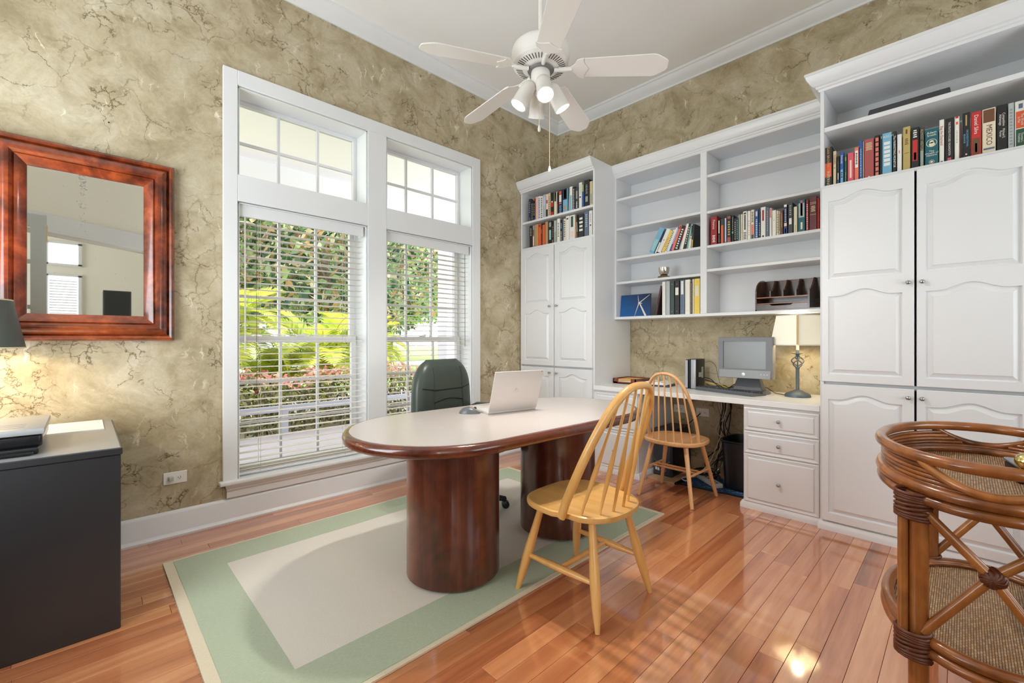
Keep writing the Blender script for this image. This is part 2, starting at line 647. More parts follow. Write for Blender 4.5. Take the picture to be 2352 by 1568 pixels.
for z0, z1 in ((0.95, 2.40), (2.58, 3.0)):
    w.box(-0.52, -0.47, -5.0, -4.97, z0, z1).box(-0.08, -0.03, -5.0, -4.97, z0, z1)
    w.box(-0.52, -0.03, -5.0, -4.97, z1 - 0.03, z1 + 0.02).box(-0.52, -0.03, -5.0, -4.97, z0 - 0.02, z0 + 0.03)
for i in range(26):
    w.box(-0.46, -0.09, -5.0, -4.985, 1.02 + i * 0.05, 1.045 + i * 0.05)
struct('window_3', w, TRIM, 'small foyer window with white blinds')
# open french door leaf swung into the room behind the camera
d1 = struct('door_1', None, None, 'open glazed entry door seen in the mirror', loc=(-0.27, 0.27, 0))
DOORP = mat('grey_door_paint', rgb(150, 150, 146), 0.45)
dm = MB()
dm.box(-0.11, 0, -0.02, 0.02, 0.01, 2.44).box(-0.82, -0.71, -0.02, 0.02, 0.01, 2.44)
dm.box(-0.71, -0.11, -0.02, 0.02, 0.01, 0.3).box(-0.71, -0.11, -0.02, 0.02, 2.32, 2.44)
for z in (0.95, 1.5, 1.95):
    dm.box(-0.71, -0.11, -0.012, 0.012, z, z + 0.04)
part('door_leaf', dm, DOORP, d1)
part('pane', MB().box(-0.71, -0.11, -0.003, 0.003, 0.3, 2.32), GLASS, d1)
part('hinge', MB().box(-0.002, 0.006, -0.018, 0.018, 2.18, 2.34), mat('brass', rgb(214, 178, 88), 0.25, 1.0), d1)


def crown(path, prof):
    """prof (out, z); path corner points with per-point offset direction"""
    mb = MB()
    rings = []
    for (px, py), (ox, oy) in path:
        rings.append([(px + ox * a, py + oy * a, z) for a, z in prof])
    mb.ring_loft(rings)
    return mb


CP = [(0, 3.607), (0.012, 3.607), (0.016, 3.622), (0.028, 3.63), (0.05, 3.645), (0.075, 3.672), (0.082, 3.69), (0.094, 3.694), (0.10, 3.71), (0, 3.71)]
struct('trim_2', crown([((-1.6, WY), (0, -1)), ((WX, WY), (-1, -1))], CP), TRIM, 'white crown moulding over the window wall', 0, 30)
struct('trim_3', crown([((WX, WY), (-1, -1)), ((WX, -2.16), (-1, 0))], CP), TRIM, 'white crown moulding over the bookcase wall', 0, 30)
BP = [(0, 0), (0.034, 0), (0.034, 0.012), (0.02, 0.026), (0.018, 0.03), (0.018, 0.138), (0.012, 0.15), (0.004, 0.157), (0, 0.157)]
struct('baseboard_left', crown([((-1.6, WY), (0, -1)), ((3.45, WY), (0, -1))], BP), TRIM, 'tall white baseboard under the windows', 0, 30)
BPR = [(0, 0), (0.016, 0), (0.016, 0.12), (0, 0.125)]
struct('baseboard_right', crown([((WX, 1.94), (-1, 0)), ((WX, 1.12), (-1, 0))], BPR), mat('tan_baseboard', rgb(214, 196, 164), 0.5), 'pale baseboard in the desk kneehole')

# ------------------------------------------------------------------ window unit on the left wall
t1 = struct('trim_1', None, None, 'white casing around the double window')
CY0 = 3.345
COLS = ((0.728, 1.638), (1.80, 2.718))
part('side_casing', MB().box(0.645, 0.728, CY0, WY, 0.275, 2.978), TRIM, t1, 0.003)
part('side_casing', MB().box(2.718, 2.815, CY0, WY, 0.275, 2.978), TRIM, t1, 0.003)
part('head_casing', MB().box(0.728, 2.718, CY0, WY, 2.88, 2.978), TRIM, t1, 0.003)
part('mullion', MB().box(1.638, 1.80, CY0, 3.62, 0.275, 2.88), TRIM, t1, 0.002)
for a, b in COLS:
    part('transom_rail', MB().box(a, b, CY0 + 0.001, 3.62, 2.115, 2.29), TRIM, t1, 0.002)
    part('sill_lining', MB().box(a, b, 3.37, 3.62, 0.24, 0.275), TRIM, t1)
part('jamb_lining', MB().box(0.69, 0.728, WY, 3.62, 0.275, 2.92), TRIM, t1)
part('jamb_lining', MB().box(2.718, 2.77, WY, 3.62, 0.275, 2.92), TRIM, t1)
part('head_lining', MB().box(0.728, 2.718, WY, 3.62, 2.88, 2.92), TRIM, t1)
part('stool', MB().box(0.622, 2.838, 3.305, 3.372, 0.255, 0.278), TRIM, t1, 0.008, 2, 40)
ap = [(3.37, 0.16), (3.352, 0.16), (3.346, 0.166), (3.345, 0.205), (3.34, 0.212), (3.336, 0.216), (3.336, 0.226), (3.328, 0.232), (3.322, 0.24), (3.32, 0.255), (3.37, 0.255)]
m_ = MB()
m_.ring_loft([[(0.655 + 0.02 * (1 - min(1, (3.37 - y_) / 0.05)), y_, z_) for y_, z_ in ap], [(2.805, y_, z_) for y_, z_ in ap]])
part('apron', m_, TRIM, t1, 0, 1, 25)
BEAD = 0.006
for a, b in COLS:
    for z0, z1 in ((2.29, 2.88), (0.278, 2.115)):
        m_ = MB()
        m_.box(a + BEAD, a + 2 * BEAD, CY0 + 0.012, CY0 + 0.03, z0, z1).box(b - 2 * BEAD, b - BEAD, CY0 + 0.012, CY0 + 0.03, z0, z1)
        m_.box(a + BEAD, b - BEAD, CY0 + 0.012, CY0 + 0.03, z1 - 2 * BEAD, z1 - BEAD)
        part('bead', m_, TRIM, t1)


def sash(win, x0, x1, z0, z1, yc, stile, rail, nx, nz, xs=None, zs=None, name='sash'):
    mb = MB()
    t = 0.018
    mb.box(x0, x0 + stile, yc - t, yc + t, z0, z1).box(x1 - stile, x1, yc - t, yc + t, z0, z1)
    mb.box(x0 + stile, x1 - stile, yc - t, yc + t, z0, z0 + rail).box(x0 + stile, x1 - stile, yc - t, yc + t, z1 - rail, z1)
    s = part(name, mb, TRIM, win, 0.002)
    xa, xb, za, zb = x0 + stile, x1 - stile, z0 + rail, z1 - rail
    xs = xs or [xa + (xb - xa) * i / nx for i in range(1, nx)]
    zs = zs or [za + (zb - za) * i / nz for i in range(1, nz)]
    for x_ in xs:
        part('muntin', MB().box(x_ - 0.009, x_ + 0.009, yc - 0.011, yc + 0.011, za, zb), TRIM, s)
    for z_ in zs:
        part('muntin', MB().box(xa, xb, yc - 0.010, yc + 0.010, z_ - 0.009, z_ + 0.009), TRIM, s)
    X_ = [xa] + xs + [xb]
    Z_ = [za] + zs + [zb]
    for i in range(len(X_) - 1):
        for j in range(len(Z_) - 1):
            me = MB().quad((0, 0, 0), (X_[i + 1] - X_[i], 0, 0), (X_[i + 1] - X_[i], 0, Z_[j + 1] - Z_[j]), (0, 0, Z_[j + 1] - Z_[j])).mesh('pane')
            me.materials.append(GLASS)
            link('pane', me, s, (X_[i], yc, Z_[j]))
    return s


for k, (a, b) in enumerate(COLS):
    wn = struct('window_%d' % (k + 1), None, None, ('white double-hung window with transom nearer the mirror', 'white double-hung window with transom nearer the bookcase')[k])
    sash(wn, a, b, 2.29, 2.88, 3.575, 0.028, 0.03, 3, 2, name='transom_sash')
    sash(wn, a + 0.012, b - 0.012, 1.18, 2.115, 3.59, 0.04, 0.04, 3, 3)
    sash(wn, a + 0.012, b - 0.012, 0.275, 1.225, 3.555, 0.04, 0.05, 3, 3)
    part('sash_lock', MB().box((a + b) / 2 - 0.03, (a + b) / 2 + 0.03, 3.515, 3.537, 1.222, 1.236).cyl(((a + b) / 2, 3.52, 1.236), ((a + b) / 2 + 0.03, 3.51, 1.242), 0.006), TRIM, wn)

# blinds: each slat is a part
SLAT = mat('white_blind_slat', rgb(224, 217, 207), 0.45)
CORD = mat('blind_cord', rgb(96, 74, 58), 0.8)
for k, (a, b) in enumerate(COLS):
    xa, xb = a + 0.006, b - 0.026
    bl = thing('window_blind', ('open white slatted blind in the window nearer the mirror', 'open white slatted blind in the window behind the desk chair')[k],
               'blind', ((a + b) / 2, 3.42, 0.285), 0, 'window blinds')
    part('valance', MB(bl).box(xa - 0.002, xb + 0.002, 3.378, 3.39, 2.025, 2.108).box(xb - 0.01, xb + 0.002, 3.39, 3.44, 2.025, 2.108), TRIM, bl, 0.002)
    part('headrail', MB(bl).box(xa, xb - 0.012, 3.394, 3.446, 2.05, 2.095), TRIM, bl)
    h = (xb - xa) / 2
    sl = MB()
    pr = [(-0.025, -0.0015), (-0.012, 0.0015), (0.0, 0.0025), (0.012, 0.0015), (0.025, -0.0015), (0.025, -0.0042), (0.0, -0.0005), (-0.025, -0.0042)]
    sl.ring_loft([[(-h, y_, z_) for y_, z_ in pr], [(h, y_, z_) for y_, z_ in pr]])
    sme = sl.mesh('slat')
    sme.materials.append(SLAT)
    n = 0
    z = 1.99
    while z > 0.335:
        link('slat', sme, bl, ((xa + xb) / 2 - bl.location.x, 0, z - 0.285), (R(-1.0), 0, 0))
        z -= 0.0445
    for z in (0.322, 0.312):
        link('slat', sme, bl, ((xa + xb) / 2 - bl.location.x, 0, z - 0.285))
    part('bottom_rail', MB(bl).box(xa, xb, 3.395, 3.445, 0.286, 0.304), TRIM, bl, 0.003)
    for q in (0.16, 0.84):
        x_ = xa + (xb - xa) * q
        m_ = MB(bl)
        for yy in (3.393, 3.447):
            m_.cyl((x_, yy, 0.29), (x_, yy, 2.05), 0.0012, n=5)
        part('ladder_cord', m_, SLAT if k else mat('ladder_cord', rgb(200, 190, 176), 0.8), bl)
    if k == 0:
        m_ = MB(bl).cyl((xa + 0.115, 3.383, 0.86), (xa + 0.112, 3.385, 2.04), 0.0016, n=5)
        pc = part('pull_cord', m_, CORD, bl)
        part('tassel', MB(bl).lathe([(0.003, 0.03), (0.007, 0.026), (0.006, 0.018), (0.012, 0.01), (0.013, 0.0), (0.008, -0.008)], (xa + 0.115, 3.383, 0.835), 10), mat('wood_tassel', rgb(92, 40, 22), 0.4), pc, smooth=40)
        part('tilt_wand', MB(bl).cyl((xa + 0.045, 3.384, 1.11), (xa + 0.045, 3.386, 2.04), 0.0055, n=6), SLAT, bl, smooth=60)
    else:
        part('tilt_wand', MB(bl).cyl((xb - 0.04, 3.384, 1.13), (xb - 0.04, 3.386, 2.03), 0.0035, n=6), mat('grey_wand', rgb(130, 128, 126), 0.4), bl, smooth=60)

# outlet on the window wall
PLATE = mat('ivory_plate', rgb(240, 238, 232), 0.35)
SLOT = mat('dark_slot', rgb(40, 38, 36), 0.6)


def outlet(label, c, n, along, plug=True):
    """plate lying sideways; n wall normal into the room, along the horizontal axis"""
    t = thing('wall_outlet', label, 'outlet', c)
    n, al, up = Vector(n), Vector(along), Vector((0, 0, 1))
    part('cover_plate', MB().obox(n * 0.003, al, up, n, 0.058, 0.036, 0.003), PLATE, t, 0.002)
    for s in (-1, 1):
        f = part('socket', MB().obox(al * (0.02 * s) + n * 0.0065, al, up, n, 0.0155, 0.014, 0.001), PLATE, t, 0.0008)
        part('slots', MB().obox(al * (0.02 * s - 0.006) + n * 0.0078, al, up, n, 0.0012, 0.004, 0.0004).obox(
            al * (0.02 * s + 0.006) + n * 0.0078, al, up, n, 0.0012, 0.005, 0.0004).obox(al * (0.02 * s) + n * 0.0078 - up * 0.008, al, up, n, 0.002, 0.002, 0.0004), SLOT, f)
    return t


ot = outlet('white double outlet on the wallpaper beside the window sill', (0.4, WY, 0.355), (0, -1, 0), (1, 0, 0))
part('plug', MB().box(-0.035, -0.008, -0.03, -0.008, -0.013, 0.013), mat('grey_plug', rgb(190, 188, 182), 0.4), ot, 0.004)
outlet('white outlet under the desk, nearer the black computer tower', (WX, 1.875, 0.548), (-1, 0, 0), (0, 1, 0))
outlet('white outlet under the desk, nearer the hanging cables', (WX, 1.66, 0.538), (-1, 0, 0), (0, 1, 0))

# ------------------------------------------------------------------ porch and garden
DECK = mat('porch_deck_paint', rgb(178, 168, 172), 0.6, vary=0.08, scale=6)
struct('porch_floor', MB().box(-6, 9, 3.63, 6.7, -0.25, -0.12), DECK, 'grey painted porch floor outside')
struct('porch_ceiling', MB().box(-6, 9, 3.63, 6.75, 3.54, 3.62), mat('porch_white', rgb(246, 246, 246), 0.7), 'white porch ceiling outside')
struct('porch_beam', MB().box(-6, 9, 6.45, 6.75, 3.26, 3.54), MATS['porch_white'], 'white porch beam outside')
tag(part('porch_column', MB((4.75, 6.55, -0.12)).box(4.61, 4.89, 6.41, 6.69, -0.12, 3.26).box(4.57, 4.93, 6.37, 6.73, -0.12, 0.1).box(4.57, 4.93, 6.37, 6.73, 3.12, 3.26), mat('column_paint', rgb(226, 222, 234), 0.6), None, 0.01),
    'square pale lavender porch column outside the window', 'column')
GRASS = mat('lawn_green', rgb(150, 178, 84), 0.9, vary=0.3, scale=9)
struct('lawn', MB().box(-40, 60, 6.7, 90, -0.5, -0.4), GRASS, 'sunlit lawn')
struct('street', MB().box(-40, 60, 24, 28, -0.41, -0.385), mat('pale_street', rgb(214, 210, 206), 0.9), 'pale street beyond the lawn')
struct('bounce_ground', MB().box(-30, 30, 6.7, 12.5, -0.42, -0.36), mat('bounce_beige', rgb(196, 184, 170), 0.95, vary=0.2, scale=14), 'pale ground added behind the hedge to bounce sunlight')  # added pale strip, throws neutral sunlight up to the porch ceiling
# low porch rail band behind the hedge gap
rail = thing('porch_rail', 'low grey porch rail in front of the hedge', 'rail', (1.5, 6.6, -0.12))
part('rail_board', MB(rail).box(-4, 4.6, 6.57, 6.63, 0.20, 0.28), mat('rail_grey', rgb(176, 176, 190), 0.6), rail)
for x_ in (-2.0, 0.0, 2.0, 4.0):
    part('rail_post', MB(rail).box(x_ - 0.04, x_ + 0.04, 6.56, 6.64, -0.12, 0.22), MATS['rail_grey'], rail)


def leaf_mat(name, cols, rough=0.5, trans=0.35):
    if name in MATS:
        return MATS[name]
    m, nt, p = new_mat(name)
    p.inputs['Roughness'].default_value = rough
    geo = N(nt, 'ShaderNodeNewGeometry')
    cr = N(nt, 'ShaderNodeValToRGB')
    els = cr.color_ramp.elements
    els[0].position, els[0].color = 0.0, cols[0]
    els[1].position, els[1].color = 1.0, cols[-1]
    for i, c in enumerate(cols[1:-1]):
        e = els.new((i + 1) / (len(cols) - 1))
        e.color = c
    L(nt, geo.outputs['Random Per Island'], cr.inputs['Fac'])
    L(nt, cr.outputs['Color'], p.inputs['Base Color'])
    tl = N(nt, 'ShaderNodeBsdfTranslucent')
    L(nt, cr.outputs['Color'], tl.inputs['Color'])
    mx = N(nt, 'ShaderNodeMixShader')
    mx.inputs[0].default_value = trans
    out = nt.nodes['Material Output']
    L(nt, p.outputs[0], mx.inputs[1])
    L(nt, tl.outputs[0], mx.inputs[2])
    L(nt, mx.outputs[0], out.inputs[0])
    MATS[name] = m
    return m


def leaf_cloud(name, n, center, radii, size, m, parent, seed, shape='ellipsoid', z_lo=None):
    rg = np.random.default_rng(seed)
    if shape == 'ellipsoid':
        d = rg.normal(size=(n, 3))
        d /= np.linalg.norm(d, axis=1)[:, None]
        r = rg.uniform(0.55, 1.0, n) ** 0.6
        lump = 1 + 0.22 * np.sin(d[:, 0] * 5 + seed) * np.cos(d[:, 1] * 6 + seed * 2) + 0.12 * np.sin(d[:, 2] * 9)
        c = d * (r * lump)[:, None] * np.array(radii)
    else:
        c = rg.uniform(-1, 1, (n, 3)) * np.array(radii)
        c[:, 2] += 0.06 * np.sin(c[:, 0] * 5) + 0.04 * np.sin(c[:, 0] * 13 + 1)
    a = rg.normal(size=(n, 3))
    a /= np.linalg.norm(a, axis=1)[:, None]
    b = np.cross(a, rg.normal(size=(n, 3)))
    b /= np.linalg.norm(b, axis=1)[:, None]
    s = size * rg.uniform(0.6, 1.3, n)[:, None]
    V = np.stack([c - a * s, c + b * s * 0.42, c + a * s, c - b * s * 0.42], 1).reshape(-1, 3)
    F = np.arange(n * 4).reshape(-1, 4)
    me = bpy.data.meshes.new(name)
    me.from_pydata(V.tolist(), [], F.tolist())
    me.materials.append(m)
    return link(name, me, parent, tuple(Vector(center) - (parent.location if parent else Vector())))


BARK = mat('bark', rgb(112, 96, 80), 0.9, vary=0.3, scale=30)
TL1 = leaf_mat('tree_leaves', [rgb(22, 48, 34), rgb(60, 100, 70), rgb(112, 144, 100), rgb(170, 186, 130), rgb(34, 68, 52), rgb(200, 156, 100), rgb(206, 212, 180)])
TL2 = leaf_mat('pale_tree_leaves', [rgb(96, 132, 70), rgb(160, 184, 104), rgb(196, 206, 140), rgb(120, 156, 92)])
HL = leaf_mat('hedge_leaves', [rgb(48, 54, 36), rgb(110, 116, 76), rgb(176, 170, 124), rgb(70, 60, 54)])
HP = leaf_mat('hedge_tips', [rgb(196, 96, 100), rgb(226, 150, 146), rgb(150, 120, 84), rgb(236, 190, 176), rgb(140, 140, 90)])


def tree(label, x, y, h, rad, m, seed, n=7000, size=0.14):
    t = thing('garden_tree', label, 'tree', (x, y, -0.4), 0, 'trees beyond the porch')
    part('trunk', MB().tube([(0, 0, 0), (0.1, 0.05, h * 0.3), (-0.05, 0.1, h * 0.55), (0.05, 0, h * 0.8)], [0.2, 0.15, 0.12, 0.06], 9), BARK, t, smooth=50)
    for q in range(4):
        a = q * 1.7 + seed
        part('branch', MB().tube([(0, 0.05, h * 0.45), (rad * 0.35 * math.cos(a), rad * 0.35 * math.sin(a), h * 0.62), (rad * 0.6 * math.cos(a), rad * 0.6 * math.sin(a), h * 0.78)], [0.09, 0.06, 0.03], 6), BARK, t)
    o = leaf_cloud('crown', n, (x, y, -0.4 + h * 0.66), (rad, rad, h * 0.42), size, m, t, seed)
    o['kind'] = 'stuff'
    return t


tree('tall dark leafed tree behind the porch palm nearest the mirror', 2.2, 11.8, 6.2, 2.3, TL1, 1, 5200)
tree('broad dark green tree seen above the arching palm fronds', 5.2, 13.2, 7.0, 2.6, TL1, 2, 5200)
tree('pale green tree between the two sunlit palms', 3.6, 19.0, 8.0, 3.2, TL2, 3, 7000, 0.18)
tree('light green tree standing beyond the lawn by the column', 11.5, 21.5, 7.5, 3.0, TL2, 4, 7000, 0.18)
tree('dense green tree beside the street behind the desk chair', 9.0, 17.0, 7.0, 2.4, TL1, 5, 4800)
tree('far green tree across the street beyond the column', 17.0, 31.0, 9.0, 4.4, TL1, 6, 6000, 0.28)
tree('far pale tree across the street beyond the chair', 12.0, 33.0, 8.0, 4.6, TL2, 8, 6000, 0.28)
tree('far tree across the street above the palms', 5.5, 33.0, 9.0, 5.0, TL1, 9, 6000, 0.28)

hd = thing('hedge', 'clipped hedge with pink tips along the porch', 'hedge', (2.6, 7.5, -0.4))
part('stems', (lambda mb: [mb.cyl((x_ / 5.0 - 3.5, 7.3 + 0.35 * ((x_ * 7) % 5) / 5, -0.4), (x_ / 5.0 - 3.45, 7.4, 0.4), 0.012, n=5) for x_ in range(56)] and mb)(MB(hd)), BARK, hd)
leaf_cloud('hedge_body', 16000, (2.6, 7.55, 0.12), (5.6, 0.45, 0.42), 0.05, HL, hd, 21, 'box')['kind'] = 'stuff'
leaf_cloud('pink_tips', 3600, (2.6, 7.5, 0.60), (5.6, 0.5, 0.09), 0.045, HP, hd, 22, 'box')['kind'] = 'stuff'

# sago palms: every frond is a part
FROND = leaf_mat('palm_frond', [rgb(150, 176, 60), rgb(208, 214, 84), rgb(226, 224, 110), rgb(120, 160, 60)], 0.4, 0.45)


def frond_mesh(ln, droop, seed):
    rg = random.Random(seed)
    mb = MB()
    n = 34
    pts = []
    for i in range(n + 1):
        s = i / n
        pts.append(Vector((ln * s * (1 - 0.16 * s * s), 0, ln * (0.75 * s - droop * s * s))))
    mb.tube([pts[i] for i in range(0, n + 1, 3)] + [pts[n]], [0.012 * (1 - i / 13.0) + 0.003 for i in range(len(range(0, n + 1, 3)) + 1)], 4)
    for i in range(4, n + 1):
        s = i / n
        w_ = 0.30 * ln * math.sin(PI * min(1, 0.12 + s * 0.9)) ** 0.7
        t = (pts[min(i + 1, n)] - pts[i - 1]).normalized()
        for sd in (-1, 1):
            d = (Vector((0, sd, 0)) * 0.82 + t * 0.5 + Vector((0, 0, 0.18 + 0.1 * rg.random()))).normalized()
            tip = pts[i] + d * w_ + Vector((0, 0, -0.10 * w_))
            u = t * 0.016
            mid = pts[i] + d * w_ * 0.5 + Vector((0, 0, 0.03 * w_))
            mb.add([pts[i] - u * 0.6, pts[i] + u * 0.6, mid + u, tip, mid - u], [(0, 1, 2, 4), (4, 2, 3)])
    me = mb.mesh('frond')
    me.materials.append(FROND)
    return me


FM = [frond_mesh(1.0, 0.52, 1), frond_mesh(1.0, 0.8, 2), frond_mesh(1.0, 1.1, 3)]


def palm(label, x, y, z, ln, n, seed, trunk=0.5):
    rg = random.Random(seed)
    t = thing('sago_palm', label, 'palm', (x, y, -0.4), 0, 'sago palms in the garden bed')
    hz = z + 0.4
    part('trunk', MB().lathe([(0.16, 0), (0.2, 0.1 * hz), (0.19, 0.7 * hz), (0.12, hz)], (0, 0, 0), 12), BARK, t)
    for i in range(n):
        q = i / n
        el = 0.95 - 1.25 * q + rg.uniform(-0.08, 0.08)
        az = i * 2.399 + rg.uniform(-0.2, 0.2)
        me = FM[min(2, int(q * 3))]
        s = ln * rg.uniform(0.88, 1.1)
        link('frond', me, t, (0.05 * math.cos(az), 0.05 * math.sin(az), hz), (0, -el * 0.75 + 0.15, az), (s, s, s))
    return t


palm('tall yellow-green sago palm nearest the mirror', 1.55, 8.6, 1.25, 1.35, 30, 3)
palm('wide sago palm arching behind the hedge middle', 3.35, 8.75, 0.72, 1.45, 32, 5)
palm('sago palm arching across the window mullion', 4.35, 9.3, 0.95, 1.3, 28, 9)
palm('small green sago palm low behind the hedge', 2.35, 8.9, 0.35, 1.0, 24, 12)

bc_ = thing('foyer_cabinet', 'narrow tall black cabinet in the foyer, seen only in the mirror', 'cabinet', (0.385, -2.95, 0))
part('body', MB(bc_).box(0.215, 0.555, -3.1, -2.8, 0.0, 1.98), mat('foyer_black', rgb(46, 48, 56), 0.5), bc_, 0.004)
part('door', MB(bc_).box(0.228, 0.542, -2.8, -2.785, 0.05, 1.95), MATS['foyer_black'], bc_, 0.003)

# ------------------------------------------------------------------ built-in cabinets along the right wall
def knob(parent, x, y, z):
    """small round nickel knob pointing toward -x, room coordinates given relative to the thing"""
    m_ = MB().lathe([(0.006, 0.0), (0.0045, 0.004), (0.004, 0.012), (0.008, 0.016), (0.0115, 0.021), (0.0115, 0.026), (0.007, 0.030), (0.0, 0.031)], (x, y, z), 14, (-1, 0, 0))
    return part('knob', m_, CHROME, parent, smooth=50, label='round brushed nickel knob')


def arch(t, A):
    t = min(abs(t) / 0.74, 1.0)
    return A * (0.5 + 0.5 * math.cos(PI * t))


def raised_door(parent, name, xf, ya, yb, z0, z1, panels, A=0.037, kn=None, th=0.02, off=Vector((0, 0, 0))):
    """door leaf facing -x between ya<yb with cathedral raised panels given as (pa, pb, bottom, shoulder)"""
    o = off
    mb = MB()
    fr = xf - th
    K = 22
    # slab behind
    mb.box(xf - th + 0.0135 - o.x, xf - o.x, ya - o.y, yb - o.y, z0 - o.z, z1 - o.z)
    pa, pb = panels[0][0], panels[0][1]
    us = [pa + (pb - pa) * i / K for i in range(K + 1)]

    def top(p, u, d=0.0):
        c = (p[0] + p[1]) / 2
        hw = (p[1] - p[0]) / 2
        return p[3] - d + arch((u - c) / hw, A)

    def q(y0, y1, a0, a1, b0, b1, x_=fr):
        mb.add([(x_ - o.x, y0 - o.y, a0 - o.z), (x_ - o.x, y1 - o.y, a1 - o.z), (x_ - o.x, y1 - o.y, b1 - o.z), (x_ - o.x, y0 - o.y, b0 - o.z)], [(0, 1, 2, 3)])
    e = 0.003
    A_, B_, Z0_, Z1_ = ya + e, yb - e, z0 + e, z1 - e
    q(A_, pa, Z0_, Z0_, Z1_, Z1_)
    q(pb, B_, Z0_, Z0_, Z1_, Z1_)
    ps = sorted(panels, key=lambda p: p[2])
    for i in range(K):
        u0, u1 = us[i], us[i + 1]
        q(u0, u1, Z0_, Z0_, ps[0][2], ps[0][2])
        for k, p in enumerate(ps):
            nxt = ps[k + 1][2] if k + 1 < len(ps) else Z1_
            q(u0, u1, top(p, u0), top(p, u1), nxt, nxt)
    # outer rounded edge
    ring = lambda y0, y1, a, b, x_: [(x_ - o.x, y0 - o.y, a - o.z), (x_ - o.x, y1 - o.y, a - o.z), (x_ - o.x, y1 - o.y, b - o.z), (x_ - o.x, y0 - o.y, b - o.z)]
    r0, r1, r2 = ring(A_, B_, Z0_, Z1_, fr), ring(ya, yb, z0, z1, fr + e), ring(ya, yb, z0, z1, fr + 0.0145)
    mb.ring_loft([r0, r1, r2], caps=False)

    def outline(p, d):
        a, b = p[0] + d, p[1] - d
        pts = [(a, p[2] + d), (b, p[2] + d)]
        for i in range(K + 1):
            u = p[1] + (p[0] - p[1]) * i / K
            uu = b + (a - b) * i / K
            pts.append((uu, top(p, u, d)))
        return pts
    for p in ps:
        rr = []
        for d, x_ in ((0, fr), (0.0015, fr + 0.010), (0.004, fr + 0.0125), (0.009, fr + 0.0125)):
            rr.append([(x_ - o.x, y_ - o.y, z_ - o.z) for y_, z_ in outline(p, d)])
        mb.ring_loft(rr, caps=False)
    leaf = part(name, mb, WHITE, parent, smooth=28)
    for p in ps:
        pm = MB()
        rr = []
        for d, x_ in ((0.0088, fr + 0.0126), (0.0105, fr + 0.0115), (0.030, fr + 0.0035), (0.0315, fr + 0.0004)):
            rr.append([(x_ - o.x, y_ - o.y, z_ - o.z) for y_, z_ in outline(p, d)])
        pm.ring_loft(rr, caps=False)
        last = rr[-1]
        n = len(last)
        c = ((fr + 0.0002) - o.x, (p[0] + p[1]) / 2 - o.y, (p[2] + p[3]) / 2 - o.z)
        pm.add(last + [c], [(i, (i + 1) % n, n) for i in range(n)])
        part('raised_panel', pm, WHITE, leaf, smooth=28)
    if kn:
        knob(leaf, fr - o.x, kn[0] - o.y, kn[1] - o.z)
    return leaf


def drawer_front(parent, xf, ya, yb, z0, z1, kz, off):
    o = off
    fr = xf - 0.02
    mb = MB()
    R_ = lambda d, x_: [(x_ - o.x, ya + d - o.y, z0 + d - o.z), (x_ - o.x, yb - d - o.y, z0 + d - o.z), (x_ - o.x, yb - d - o.y, z1 - d - o.z), (x_ - o.x, ya + d - o.y, z1 - d - o.z)]
    mb.ring_loft([R_(0, xf), R_(0, fr + 0.008), R_(0.006, fr + 0.005), R_(0.026, fr + 0.0105), R_(0.029, fr + 0.0015), R_(0.032, fr)])
    d = part('drawer', mb, WHITE, parent)
    knob(d, fr - o.x, (ya + yb) / 2 - o.y, kz - o.z)
    return d


CAB_CP = [(0.0, 2.775), (0.006, 2.775), (0.010, 2.788), (0.020, 2.792), (0.022, 2.803), (0.034, 2.808), (0.046, 2.822), (0.062, 2.85), (0.068, 2.868), (0.072, 2.870), (0.072, 2.885), (0.0, 2.885)]


def crown_run(path):
    return crown(path, CAB_CP)


def tall_cabinet(name, label, xf, ya, yb, split, open_z, shelf_z, shelf_top, sides, off, crown_path, kofs=0.033):
    """body with open upper bay, two upper doors with two panels each and two lower doors"""
    t = thing(name, label, 'cabinet', off)
    o = Vector(off)
    F = 0.018
    b = MB(t)
    x1 = WX - 0.004
    b.box(xf, x1, ya, ya + 0.02, 0.0, 2.885).box(xf, x1, yb - 0.02, yb, 0.0, 2.885)
    b.box(xf + 0.001, x1, ya + 0.02, yb - 0.02, 2.775, 2.885)
    b.box(x1 - 0.012, x1, ya + 0.02, yb - 0.02, 0.05, 2.775)
    b.box(xf, x1, ya + 0.02, yb - 0.02, 0.0, 0.055)
    b.box(xf + 0.02, x1, ya + 0.02, yb - 0.02, 0.905, 0.935)
    b.box(xf + 0.41, xf + 0.422, ya + 0.02, yb - 0.02, open_z - 0.02, 2.775)
    part('body', b, WHITE, t, 0.0015)
    part('shelf', MB(t).box(xf, xf + 0.409, ya + 0.02, yb - 0.02, open_z - 0.022, open_z), WHITE, t, 0.001)
    part('shelf', MB(t).box(xf + 0.004, xf + 0.409, ya + 0.021, yb - 0.021, shelf_z - shelf_top, shelf_z), WHITE, t, 0.001)
    part('crown_molding', crown_run(crown_path), WHITE, t, smooth=25).location = -o
    return t


# left tall cabinet by the corner
XL = 3.40
cabL = tall_cabinet('tall_cabinet', 'tall white cabinet in the room corner with two open book shelves', XL, 2.397, 3.362, 2.876, 2.176, 2.459, 0.022, 0.02,
                    (3.70, 2.88, 0.0), [((XL, 2.397), (-1, 0)), ((XL, 3.366), (-1, 0))])
oL = Vector(cabL.location)
for k, (a, b) in enumerate(((2.412, 2.872), (2.880, 3.345))):
    pa, pb = a + 0.062, b - 0.062
    ky = a + 0.42 if k == 0 else a + 0.045
    raised_door(cabL, 'door', XL, a, b, 0.932, 2.15, [(pa, pb, 1.577, 2.062), (pa, pb, 0.985, 1.468)], 0.038, (ky, 1.535), off=oL)
    raised_door(cabL, 'door', XL, a, b, 0.065, 0.915, [(pa, pb, 0.125, 0.826)], 0.036, (ky, 0.864), off=oL)

